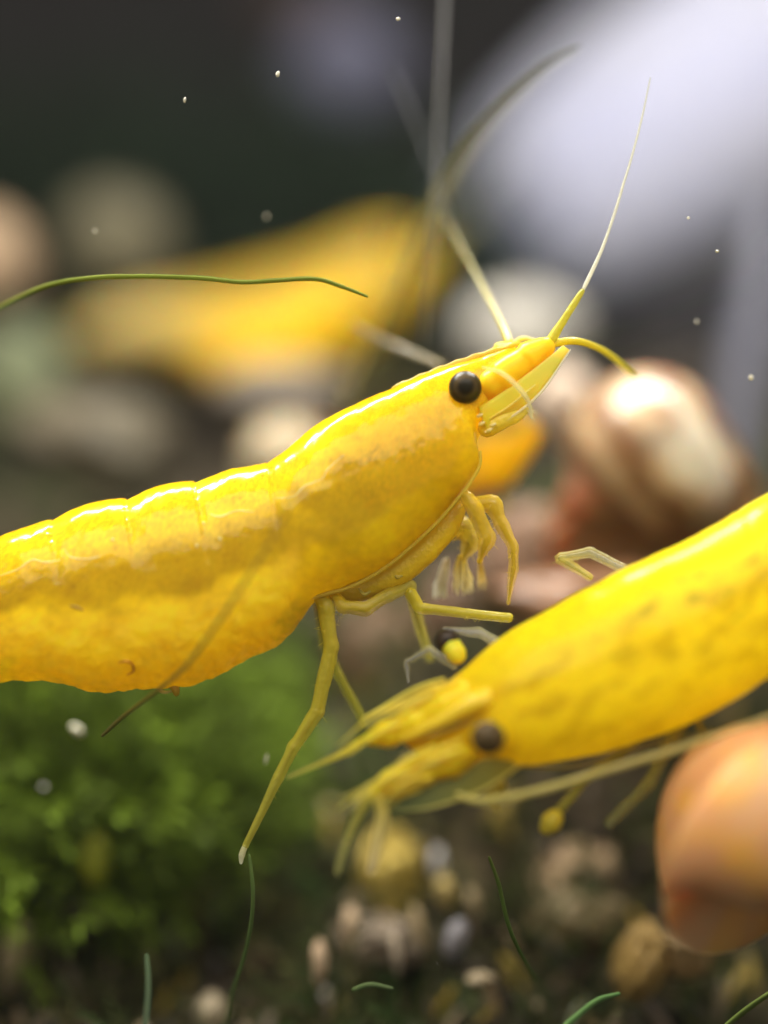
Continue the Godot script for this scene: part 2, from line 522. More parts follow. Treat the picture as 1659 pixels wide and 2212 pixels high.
	# antennal scale, antenna stem and mouth parts under the eye
	obj("antennal_scale", plate(zc, [[1028, 884], [1080, 852], [1150, 800], [1210, 752]], [[1046, 934], [1096, 906], [1162, 850], [1224, 762]], 78, 66, 9, Color(0.97, 0.66, 0.02), Color(0.96, 0.74, 0.12)), m_shell_soft, t)
	obj("scale_rim", limb(zc, [[1042, 938, 84], [1098, 906, 82], [1164, 850, 76], [1226, 760, 66]], [3.2, 3, 2.6, 1.8], Color(0.9, 0.7, 0.3, 0.7), Color(0.9, 0.85, 0.7, 0.8), 6, 8, 0.3), m_limb, t)
	obj("scale_rim", limb(zc, [[1052, 910, 86], [1100, 878, 86], [1150, 836, 82]], [2.4, 2.4, 1.6], Color(0.95, 0.62, 0.05, 0.9), Color(0.9, 0.75, 0.2, 0.8), 6, 8, 0.3), m_limb, t)
	obj("antenna_stem", limb(zc, [[1036, 800, 96], [1074, 812, 104], [1106, 838, 108], [1134, 874, 104], [1142, 908, 98]], [3, 5, 5.5, 5, 3], Color(0.85, 0.62, 0.2, 0.35), Color(0.75, 0.7, 0.45, 0.5), 8, 6, 0.2), m_limb, t)
	obj("mouth_part", limb(zc, [[1032, 938, 60], [1070, 916, 68], [1110, 900, 66], [1138, 886, 60]], [23, 21, 15, 6], Color(0.95, 0.6, 0.014, 0.95), Color(0.8, 0.62, 0.06, 0.6), 12, 6), m_limb, t)
	obj("bristle", bristles(zc, Vector3(1132, 890, 62), Vector3(1142, 904, 62), 16, 16, 1.0, Color(0.85, 0.78, 0.45, 0.8), Color(0.85, 0.8, 0.6, 0.4)), m_limb, t)
	for s in [[1030, 922], [1046, 936], [1054, 925], [1026, 905]]:
		obj("spine", limb(zc, [[s[0], s[1], 84], [s[0] + 12, s[1] - 6, 92]], [5, 2], Color(0.95, 0.7, 0.1, 1), Color(0.95, 0.85, 0.5, 0.9), 6, 3), m_limb, t)

	# lower rim of the carapace and the plates between the legs
	var rim := [[640, 1300], [700, 1282], [760, 1264], [820, 1232], [880, 1186], [940, 1130], [986, 1078], [1012, 1044], [1032, 1008], [1034, 975]]
	var rp := []
	for p in rim: rp.append([p[0], p[1], 70.0])
	obj("carapace_rim", limb(zc, rp, [2.5, 4, 4, 4, 4, 4, 4, 3.5, 3], Color(0.70, 0.48, 0.05, 0.8), Color(0.7, 0.5, 0.04, 0.8), 6, 8, 0.3), m_limb, t)
	obj("breast_plate", limb(zc, [[672, 1280, 0], [760, 1272, 10], [838, 1242, 14], [910, 1190, 14], [966, 1130, 10], [998, 1080, 6]], [10, 30, 34, 34, 30, 14], Color(0.60, 0.38, 0.02, 0.92), Color(0.86, 0.5, 0.015, 1.0), 14, 8, 0.1), m_limb, t)
	for p in [[775, 1268], [846, 1232]]:
		obj("leg_socket", limb(zc, [[p[0], p[1], 40], [p[0] + 12, p[1] + 14, 46], [p[0] + 26, p[1] + 6, 40]], [3, 5, 3], Color(0.65, 0.5, 0.1, 0.5), Color(0.45, 0.34, 0.06, 0.6), 8, 4, 0.6), m_limb, t)

	# claws folded under the chin and walking legs
	obj("claw", jointed(zc, [[996, 1062, 62], [1022, 1100, 70], [1048, 1162, 74], [1030, 1216, 70]], [17, 21, 20, 8], Color(0.80, 0.46, 0.012, 1), Color(0.85, 0.48, 0.012, 0.95)), m_limb, t)
	obj("claw", jointed(zc, [[1006, 1086, 20], [1062, 1090, 26], [1080, 1130, 28], [1106, 1180, 26], [1108, 1226, 22], [1096, 1306, 14]], [16, 22, 18, 14, 12, 5], Color(0.82, 0.48, 0.012, 1), Color(0.80, 0.5, 0.03, 0.75)), m_limb, t)
	obj("claw", jointed(zc, [[950, 1150, -30], [1000, 1140, -40], [1022, 1168, -46], [1000, 1214, -60]], [26, 28, 24, 12], Color(0.92, 0.62, 0.015, 1), Color(0.92, 0.62, 0.05, 0.9)), m_limb, t)
	obj("bristle", bristles(zc, Vector3(1000, 1206, -60), Vector3(1004, 1270, -80), 24, 80, 3.2, Color(0.95, 0.75, 0.1, 1), Color(0.97, 0.92, 0.7, 0.9)), m_limb, t)
	obj("bristle", bristles(zc, Vector3(968, 1212, -110), Vector3(952, 1284, -120), 16, 60, 3.0, Color(0.8, 0.7, 0.5, 0.9), Color(0.95, 0.95, 0.9, 0.9)), m_limb, t)
	obj("bristle", bristles(zc, Vector3(1042, 1212, -90), Vector3(1050, 1270, -100), 12, 20, 1.8, Color(0.8, 0.6, 0.1, 0.6), Color(0.85, 0.7, 0.3, 0.3)), m_limb, t)
	obj("leg", jointed(zc, [[830, 1226, -30], [880, 1226, -60], [962, 1172, -80]], [12, 17, 12], Color(LIMB, 0.7), Color(0.5, 0.42, 0.05, 0.6)), m_limb, t)
	obj("leg", jointed(zc, [[722, 1280, 50], [742, 1308, 60], [790, 1312, 60], [840, 1284, 40], [884, 1264, 10], [900, 1330, -60], [934, 1440, -160]], [12, 17, 18, 17, 16, 15, 11], Color(0.9, 0.58, 0.014, 1), Color(0.55, 0.48, 0.08, 0.8)), m_limb, t)
	obj("leg", jointed(zc, [[880, 1270, 20], [906, 1312, 24], [1010, 1324, 30], [1106, 1334, 30]], [15, 14, 13, 12], Color(0.8, 0.6, 0.02, 1.0), Color(0.75, 0.6, 0.04, 1.0)), m_limb, t)
	obj("leg", jointed(zc, [[690, 1276, 40], [706, 1312, 56], [718, 1392, 62], [688, 1530, 64], [638, 1606, 60], [604, 1672, 58], [532, 1822, 50]], [22, 20, 19, 18, 16, 13, 8], Color(0.80, 0.56, 0.014, 1), Color(0.60, 0.52, 0.05, 0.95)), m_limb, t)
	obj("claw_tip", limb(zc, [[534, 1816, 50], [526, 1838, 50], [524, 1858, 48]], [6, 7, 3], Color(0.6, 0.55, 0.25, 0.7), Color(0.75, 0.72, 0.55, 0.6), 10, 6), m_limb, t)
	obj("leg", jointed(zc, [[684, 1300, -40], [700, 1400, -80], [728, 1466, -100], [790, 1584, -120]], [14, 13, 12, 11], Color(0.45, 0.38, 0.03, 0.8), Color(0.42, 0.38, 0.03, 0.85)), m_limb, t)
	obj("bristle", bristles(zc, Vector3(732, 1320, 60), Vector3(736, 1350, 60), 16, 5, 0.8, Color(0.5, 0.4, 0.2, 0.6), Color(0.5, 0.4, 0.2, 0.3)), m_limb, t)
	obj("swimmeret", limb(zc, [[372, 1462, 40], [384, 1486, 44], [386, 1500, 44]], [12, 9, 5], Color(0.6, 0.34, 0.01, 0.95), Color(0.5, 0.3, 0.02, 0.8), 10, 6), m_limb, t)
	obj("swimmeret", limb(zc, [[340, 1478, 30], [356, 1492, 34], [378, 1490, 34]], [5, 4, 2], Color(0.6, 0.5, 0.2, 0.5), Color(0.7, 0.6, 0.3, 0.5), 8, 6), m_limb, t)

	# pale tubes that paint broken lamp glints onto the shell
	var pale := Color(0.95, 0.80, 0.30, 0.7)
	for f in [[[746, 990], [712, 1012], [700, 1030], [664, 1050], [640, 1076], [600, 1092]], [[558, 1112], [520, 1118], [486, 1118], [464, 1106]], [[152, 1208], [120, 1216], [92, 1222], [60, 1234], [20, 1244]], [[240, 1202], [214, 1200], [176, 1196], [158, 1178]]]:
		obj("painted_glint", on_skin(zc, skin, f, [0.6, 1.5, 1.0, 1.8, 1.2, 0.5], pale, pale, 0.2, 26.0), m_limb, t)
	# a wisp of grit and a tiny red bristle worm's cast caught on the plates
	obj("speck", on_skin(zc, skin, [[276, 1420], [294, 1416], [306, 1424], [304, 1440], [290, 1448]], [1.2, 2.6, 2.8, 2.4, 1.0], Color(0.45, 0.10, 0.004), Color(0.42, 0.09, 0.004), 1.5), m_wet, t)
	obj("speck", on_skin(zc, skin, [[176, 1300], [192, 1304], [206, 1310]], [1.2, 3.4, 1.6], Color(0.25, 0.11, 0.01), Color(0.3, 0.14, 0.01), 1.0), m_wet, t)
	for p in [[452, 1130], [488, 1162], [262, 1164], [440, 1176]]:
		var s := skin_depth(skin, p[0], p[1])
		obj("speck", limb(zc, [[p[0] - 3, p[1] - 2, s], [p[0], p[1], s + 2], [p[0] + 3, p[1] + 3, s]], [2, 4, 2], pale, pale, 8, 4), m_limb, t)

# ------------------------------------------------------------------ the nearer shrimp, seen from above its back
func second_shrimp() -> void:
	var zc := 0.030
	var t := thing("shrimp", "lemon yellow shrimp in the lower right, head down, feelers spread before the orange shell", "shrimp", M(zc, 1300, 1700), "yellow shrimps")
	# nearer than the sharp plane, so the whole animal is a little soft
	var st := [
		[868, 1566, 872, 1606, 8, 20], [900, 1532, 916, 1632, 40, 16], [950, 1490, 980, 1640, 74, 8], [998, 1450, 1046, 1642, 108, 0], [1050, 1404, 1106, 1648, 136, 0], [1120, 1352, 1180, 1644, 156, 0], [1210, 1300, 1280, 1625, 170, 0],
		[1310, 1250, 1385, 1594, 178, -4], [1420, 1196, 1490, 1556, 182, -8], [1530, 1142, 1600, 1498, 182, -14], [1640, 1082, 1700, 1428, 178, -24], [1740, 1040, 1800, 1360, 168, -40],
		[1850, 1004, 1900, 1300, 154, -60], [1960, 984, 1990, 1262, 136, -84], [2070, 984, 2080, 1232, 112, -110], [2180, 1010, 2170, 1216, 80, -140], [2260, 1060, 2240, 1180, 40, -160], [2290, 1100, 2286, 1140, 10, -165]]
	var shape := func(u: float, a: float, q: Vector2) -> float:
		var d := fine.get_noise_2d(q.x * 0.35 + 500.0, q.y * 0.35) * 5.0
		if u > 9.6:
			var f := fposmod(u - 9.6, 1.25) / 1.25
			d += 7.0 * pow(4.0 * f * (1.0 - f), 0.5) - 4.0
		return d
	var along := Vector2(1.0, -0.47).normalized()
	var shade := func(u: float, a: float, q: Vector2) -> Color:
		var v := (1.0 - cos(a)) / 2.0
		var s := q.dot(along)
		var r := q.dot(Vector2(-along.y, along.x))
		var n1 := fine.get_noise_2d(s * 0.6 + 50.0, r * 1.3)
		var n2 := fine.get_noise_2d(s * 1.6, r * 6.0 + 70.0)
		var n3 := fine.get_noise_2d(s * 5.0 + 20.0, r * 14.0)
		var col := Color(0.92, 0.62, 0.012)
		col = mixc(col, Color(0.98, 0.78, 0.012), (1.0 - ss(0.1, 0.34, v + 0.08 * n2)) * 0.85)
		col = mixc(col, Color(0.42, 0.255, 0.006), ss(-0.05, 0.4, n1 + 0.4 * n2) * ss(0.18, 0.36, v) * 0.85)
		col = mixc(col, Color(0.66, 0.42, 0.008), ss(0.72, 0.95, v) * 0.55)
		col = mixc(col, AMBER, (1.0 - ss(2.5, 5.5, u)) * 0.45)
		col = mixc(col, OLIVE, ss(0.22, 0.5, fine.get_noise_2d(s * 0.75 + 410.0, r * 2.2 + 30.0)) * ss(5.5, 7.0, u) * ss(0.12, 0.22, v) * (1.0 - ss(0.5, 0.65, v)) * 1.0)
		var g := 1.0 + 0.28 * n2 + 0.2 * n3
		return pigment(Color(col.r * g, col.g * g, col.b))
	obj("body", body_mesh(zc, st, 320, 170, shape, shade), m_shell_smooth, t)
	for k in 3:
		obj("tail_fan", plate(zc, [[2280, 1104 + k * 12], [2350, 1080 + k * 30], [2430, 1070 + k * 50]], [[2280, 1116 + k * 12], [2350, 1130 + k * 30], [2420, 1120 + k * 50]], -165, -220, 7, Color(YELLOW, 0.8), Color(LIMB, 0.5)), m_limb, t)

	eye_on(t, zc, 1046, 1576, 150, 35, [1080, 1566, 70], Color(0.07, 0.045, 0.018), Color(0.10, 0.065, 0.025), Color(0.80, 0.52, 0.02))
	eye_on(t, zc, 968, 1388, -50, 27, [998, 1432, -20], Color(0.03, 0.02, 0.012), Color(0.05, 0.03, 0.015), Color(0.85, 0.58, 0.02))

	# rostrum and the two antennule stems running down to the left, with a dark tube painting the shaded gap between them
	obj("rostrum", limb(zc, [[1060, 1490, 110], [1000, 1520, 108], [930, 1556, 98], [860, 1590, 88]], [26, 20, 11, 3], Color(0.92, 0.58, 0.012, 1), Color(0.9, 0.62, 0.02, 1), 12, 8, 0.2), m_limb, t)
	obj("antennule", jointed(zc, [[1030, 1488, 40], [960, 1526, 46], [900, 1554, 48], [840, 1578, 46], [772, 1600, 42]], [54, 46, 38, 29, 9], Color(0.92, 0.60, 0.012), Color(0.9, 0.62, 0.02), false), m_shell_soft, t)
	obj("antennule", jointed(zc, [[1030, 1612, 60], [970, 1630, 76], [910, 1652, 84], [852, 1678, 86], [796, 1706, 84]], [40, 40, 36, 31, 13], Color(0.90, 0.56, 0.012), Color(0.9, 0.62, 0.02), false), m_shell_soft, t)
	var gap_shade_line := [[1060, 1526, 108], [980, 1556, 106], [900, 1586, 96]]
	obj("gap_shade", limb(zc, gap_shade_line, [2, 5, 2], Color(0.30, 0.2, 0.02, 1), Color(0.2, 0.14, 0.03, 0.9), 6, 8, 0.3), m_limb, t)
	for k in 30:
		# fine spines and bristles that fringe both stems and splay past their ends
		var low := k >= 13
		var x0 := rng.randf_range(860, 1000)
		var y0 := (1590.0 - (x0 - 778) * 0.47 if not low else 1702.0 - (x0 - 804) * 0.45) + rng.randf_range(-46, 40)
		var z0 := (46.0 if not low else 94.0) + rng.randf_range(0, 34)
		var reach := rng.randf_range(70, 150)
		obj("spine", limb(zc, [[x0, y0, z0], [x0 - reach * 0.5, y0 + reach * 0.20, z0 + 6], [x0 - reach, y0 + reach * rng.randf_range(0.40, 0.66), z0]], [4.5, 3.5, 1.2], Color(0.95, 0.68, 0.02, 0.9), Color(0.9, 0.78, 0.15, 0.7), 6, 6, 0.2), m_limb, t)
	obj("antennal_scale", plate(zc, [[1086, 1616], [1000, 1640], [900, 1676], [820, 1716]], [[1110, 1644], [1040, 1690], [930, 1728], [840, 1738]], 84, 84, 6, Color(0.50, 0.42, 0.04, 0.75), Color(0.22, 0.30, 0.14, 0.65)), m_limb, t)
	obj("scale_rim", limb(zc, [[1118, 1640, 90], [1040, 1692, 90], [930, 1730, 88], [846, 1738, 86]], [3, 3.5, 3, 2], Color(0.9, 0.66, 0.08, 0.9), Color(0.6, 0.6, 0.2, 0.6), 6, 8, 0.2), m_limb, t)
	obj("antennal_scale", plate(zc, [[960, 1466], [900, 1486], [840, 1520], [786, 1552]], [[990, 1500], [920, 1530], [850, 1560], [792, 1572]], 0, 0, 6, Color(0.6, 0.46, 0.04, 0.75), Color(0.36, 0.38, 0.12, 0.65)), m_limb, t)
	obj("scale_rim", limb(zc, [[960, 1464, 4], [900, 1484, 4], [840, 1518, 4], [782, 1552, 4]], [3, 3, 3, 2], Color(0.8, 0.7, 0.1, 0.7), Color(0.9, 0.8, 0.1, 0.9), 6, 8, 0.2), m_limb, t)
	obj("whip", limb(zc, [[784, 1596, 40], [740, 1624, 36], [690, 1648, 20], [618, 1682, -10]], [11, 8, 5, 3], Color(0.85, 0.66, 0.02, 1), Color(0.5, 0.45, 0.1, 0.7), 8, 8, 0.2), m_limb, t)
	obj("whip", limb(zc, [[812, 1696, 90], [826, 1740, 96], [816, 1800, 100], [800, 1870, 104]], [12, 15, 14, 11], Color(0.85, 0.62, 0.04, 0.8), Color(0.6, 0.45, 0.3, 0.4), 10, 8, 0.1), m_limb, t)
	obj("whip", limb(zc, [[800, 1700, 90], [780, 1740, 80], [752, 1800, 70], [728, 1880, 60]], [12, 10, 10, 9], Color(0.7, 0.58, 0.06, 0.7), Color(0.35, 0.33, 0.12, 0.3), 10, 8, 0.1), m_limb, t)
	obj("whip", limb(zc, [[806, 1690, 90], [776, 1716, 90], [754, 1740, 90]], [9, 6, 3], Color(0.8, 0.62, 0.04, 0.8), Color(0.7, 0.6, 0.3, 0.4), 8, 6), m_limb, t)
	# long antenna swept back under the body past the orange shell
	obj("antenna", limb(zc, [[980, 1700, 110], [1040, 1712, 116], [1160, 1688, 124], [1300, 1644, 132], [1450, 1598, 138], [1560, 1560, 142], [1680, 1516, 146], [1850, 1450, 150]], [7, 8, 8, 7.5, 7, 6.5, 6, 4], Color(0.62, 0.5, 0.12, 0.8), Color(0.42, 0.34, 0.16, 0.7), 8, 6, 0.1), m_limb, t)
	obj("antenna", limb(zc, [[1096, 1646, 60], [1240, 1650, 40], [1400, 1606, 30], [1540, 1574, 20]], [4, 4, 3.5, 2.5], Color(0.5, 0.42, 0.12, 0.5), Color(0.4, 0.34, 0.16, 0.4), 8, 6, 0.1), m_limb, t)
	# legs below
	for s in [[[1060, 1640, 60], [1080, 1690, 64], [1052, 1712, 60], [1074, 1744, 56]], [[1040, 1646, 40], [1016, 1690, 44], [996, 1710, 40], [1010, 1722, 38]]]:
		obj("claw", jointed(zc, s, [12, 11, 13, 5], Color(0.75, 0.5, 0.012, 1), Color(0.8, 0.55, 0.03, 0.9)), m_limb, t)
	obj("leg", jointed(zc, [[1390, 1580, 20], [1340, 1620, 30], [1262, 1676, 34], [1200, 1752, 36]], [15, 13, 13, 14], Color(0.6, 0.46, 0.02, 0.75), Color(0.55, 0.46, 0.04, 0.8)), m_limb, t)
	obj("claw_tip", limb(zc, [[1206, 1744, 36], [1186, 1772, 38], [1166, 1792, 36]], [16, 24, 10], Color(0.72, 0.52, 0.02, 0.9), Color(0.7, 0.52, 0.04, 0.8), 10, 6), m_limb, t)
	obj("leg", jointed(zc, [[1480, 1550, 10], [1440, 1610, 16], [1400, 1690, 18], [1350, 1740, 16], [1308, 1784, 10]], [18, 17, 16, 14, 13], Color(0.6, 0.46, 0.02, 0.65), Color(0.42, 0.40, 0.14, 0.7)), m_limb, t)
	obj("leg", jointed(zc, [[1500, 1540, 0], [1520, 1590, 0], [1486, 1630, 0]], [13, 12, 8], Color(0.6, 0.46, 0.02, 0.6), Color(0.5, 0.4, 0.06, 0.5)), m_limb, t)
	obj("leg", jointed(zc, [[1650, 1450, -20], [1680, 1480, -20], [1640, 1450, 0]], [12, 11, 6], Color(0.5, 0.46, 0.05, 0.7), Color(0.5, 0.5, 0.1, 0.6)), m_limb, t)
	# far legs folded over the back, clear as glass
	obj("leg", jointed(zc, [[1370, 1236, -120], [1290, 1196, -150], [1224, 1210, -170], [1296, 1256, -150]], [13, 14, 14, 10], Color(0.55, 0.5, 0.3, 0.5), Color(0.75, 0.6, 0.06, 0.7)), m_limb, t)
	obj("leg", jointed(zc, [[1090, 1400, -80], [1040, 1374, -110], [960, 1366, -130]], [16, 13, 7], Color(0.62, 0.55, 0.25, 0.5), Color(0.6, 0.55, 0.4, 0.35)), m_limb, t)
	obj("leg", jointed(zc, [[990, 1450, -70], [930, 1410, -100], [880, 1440, -120], [884, 1486, -120]], [10, 12, 9, 5], Color(0.62, 0.55, 0.25, 0.5), Color(0.6, 0.58, 0.45, 0.35)), m_limb, t)

# ------------------------------------------------------------------ shrimps out of focus behind
func far_shrimp(label: String, zc: float, st: Array, foot: Vector3, eye: Array, whips: Array, legs: Array) -> void:
	var t := thing("shrimp", label, "shrimp", foot, "yellow shrimps")
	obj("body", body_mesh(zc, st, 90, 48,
		func(u, a, q): return fine.get_noise_2d(q.x * 1.1, q.y * 1.1) * 6.0,
		func(u, a, q):
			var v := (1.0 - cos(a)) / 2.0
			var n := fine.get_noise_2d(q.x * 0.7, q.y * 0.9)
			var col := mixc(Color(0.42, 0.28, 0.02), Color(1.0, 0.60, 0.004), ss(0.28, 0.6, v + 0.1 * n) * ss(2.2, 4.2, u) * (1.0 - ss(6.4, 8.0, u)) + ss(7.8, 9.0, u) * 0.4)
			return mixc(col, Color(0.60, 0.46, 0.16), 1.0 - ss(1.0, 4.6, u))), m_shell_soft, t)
	if eye.size(): eye_on(t, zc, eye[0], eye[1], eye[2], eye[3], [eye[0] - 16, eye[1] + 6, eye[2] - 40], Color(0.015, 0.01, 0.008), Color(0.04, 0.03, 0.02), YELLOW)
	for w in whips: obj("whip", limb(zc, w, [5, 4, 2], Color(0.55, 0.45, 0.12, 0.8), Color(0.5, 0.45, 0.2, 0.5), 6, 6), m_limb, t)
	for l in legs: obj("leg", jointed(zc, l, [10, 9, 8, 5], Color(0.6, 0.45, 0.05, 0.85), Color(0.5, 0.42, 0.1, 0.7)), m_limb, t)

# ------------------------------------------------------------------ snails
func shell_mesh(at: Vector3, r: float, turn: Basis, turns: float, shade: Callable, rows := 150, cols := 36, off := 0.50, wide := 0.52, tall := 0.66, drop := 0.72) -> ArrayMesh:
	var v := PackedVector3Array()
	var c := PackedColorArray()
	var ix := PackedInt32Array()
	var grow := log(2.3) / TAU
	for i in rows + 1:
		var f := float(i) / rows
		var ph := turns * TAU * (f - 1.0)
		var s := r * exp(grow * ph)
		var ctr := Vector3(cos(ph) * off * s, drop * (r - s), sin(ph) * off * s)
		var out := Vector3(cos(ph), 0, sin(ph))
		for j in cols:
			var a := TAU * j / cols
			var ridge := 1.0 + 0.008 * sin(ph * 34.0)
			var p := ctr + (out * cos(a) * wide + Vector3.UP * sin(a) * tall) * s * ridge
			v.append(at + turn * p)
			c.append(shade.call(ph, a, p / r))
	grid_index(rows + 1, cols, ix)
	for e in [0, rows]:
		var m := Vector3.ZERO
		for j in cols: m += v[e * cols + j]
		v.append(m / cols)
		c.append(c[e * cols])
		for j in cols:
			var a: int = e * cols + j
			var b: int = e * cols + (j + 1) % cols
			ix.append_array([v.size() - 1, b, a] if e == 0 else [v.size() - 1, a, b])
	return commit(v, c, ix)

func snails() -> void:
	var at := P(1640, 1800, 0.05)
	var t := thing("snail", "big smooth orange snail shell cut by the right edge below the lemon shrimp", "snail", at + Vector3(0, -0.038, 0), "snails among the gravel")
	var ya := Vector3(0.80, 0.50, -0.33).normalized()
	var za := Vector3(0.6, -0.5, -0.7).cross(ya).normalized()
	obj("shell", shell_mesh(at, 0.043, Basis(ya.cross(za), ya, za), 3.0, func(ph, a, p):
		var n := fine.get_noise_3dv(p * 160.0)
		var m := fine.get_noise_3dv(p * 60.0 + Vector3(30, 0, 0))
		var col := mixc(Color(0.70, 0.34, 0.14), Color(0.74, 0.42, 0.21), ss(-0.3, 0.4, m))
		col = mixc(col, Color(0.90, 0.46, 0.02), ss(0.1, 0.5, n) * 0.5)
		return mixc(col, Color(0.25, 0.2, 0.1), ss(0.36, 0.55, fine.get_noise_3dv(p * 110.0 + Vector3(0, 70, 0))) * 0.5), 190, 56, 0.09, 0.91, 0.90, 0.45), m_snail, t)
	obj("aperture", pebble_mesh(9, 0.013, 0.0045, 0.004, 0.2, 0.08, func(u, a, b): return Color(0.22, 0.07, 0.02) * (1.0 + a), at + Vector3(0.0065, -0.0205, 0.0275), 16, 24, Basis(Vector3.BACK, -0.85)), m_wet, t)
	obj("foot", pebble_mesh(3, 0.030, 0.010, 0.020, 0.25, 0.08, func(u, a, b): return Color(0.20, 0.11, 0.05) * (1.0 + a), at + Vector3(0.04, -0.034, -0.012)), m_wet, t)

	at = P(1362, 1056, -0.15)
	t = thing("snail", "pale brown striped snail shell with a white gleam behind the lemon shrimp's back", "snail", at + Vector3(0, -0.03, 0), "snails among the gravel")
	ya = Vector3(0.86, 0.42, 0.28).normalized()
	za = Vector3(0.3, -0.9, -0.2).cross(ya).normalized()
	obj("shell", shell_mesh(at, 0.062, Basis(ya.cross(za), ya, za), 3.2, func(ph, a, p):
		var n := fine.get_noise_3dv(p * 120.0)
		var col := mixc(Color(0.17, 0.085, 0.035), Color(0.40, 0.28, 0.16), ss(-0.5, 0.7, sin(a * 7.0 + 3.0 * n)))
		col = mixc(col, Color(0.42, 0.13, 0.06), 0.85 * ss(0.05, 0.35, fine.get_noise_3dv(p * 80.0 + Vector3(11, 40, 0))))
		col = mixc(col, Color(0.10, 0.08, 0.05), ss(0.25, 0.5, fine.get_noise_3dv(p * 120.0 + Vector3(0, 0, 80))) * 0.8)
		return mixc(col, Color(0.70, 0.66, 0.52), ss(0.25, 0.5, fine.get_noise_3dv(p * 70.0 + Vector3(90, 0, 10))) * 0.8), 170, 44, 0.36, 0.66, 0.72, 0.6), m_snail, t)  # pale blotches paint part of the white gleam into the shell colour
	obj("foot", pebble_mesh(6, 0.050, 0.014, 0.024, 0.3, 0.08, func(u, a, b): return Color(0.24, 0.12, 0.06) * (1.0 + a), at + Vector3(-0.004, -0.046, 0.0)), m_wet, t)

	at = P(626, 1020, -0.24)
	t = thing("snail", "cream snail shell with a bright top half hidden by the sharp shrimp's back", "snail", at + Vector3(0, -0.02, 0), "snails among the gravel")
	obj("shell", shell_mesh(at, 0.030, Basis.from_euler(Vector3(0.3, 0.9, 0.3)), 3.0, func(ph, a, p): return mixc(Color(0.20, 0.15, 0.08), Color(0.34, 0.29, 0.2), 0.5 + 0.5 * sin(ph * 6.0)), 110, 28), m_snail, t)

# ------------------------------------------------------------------ stones, chips and dust
func stone(called: String, label: String, category: String, x: float, y: float, z: float, rx: float, ry: float, a: Color, b: Color, bump := 0.22, group := "", lean := 0.0, m: Material = null, deep := 0.85) -> MeshInstance3D:
	var s := (D - z) / D * K
	var sd := int(x * 7 + y * 3) & 1023
	var o := obj(called, pebble_mesh(sd, rx * s, ry * s, maxf(rx, ry) * deep * s, bump, 0.09, func(_u, n, f): return mixc(a, b, 0.5 + 1.1 * n + 0.5 * f), Vector3.ZERO, 34 if called == "chip" else 26, 60 if called == "chip" else 36, Basis(Vector3.BACK, lean), Vector3(2.6, 0.35, 2.6) if called == "chip" else Vector3.ONE), m if m else m_stone)
	o.position = P(x, y, z)
	tag(o, label, category, group)
	return o

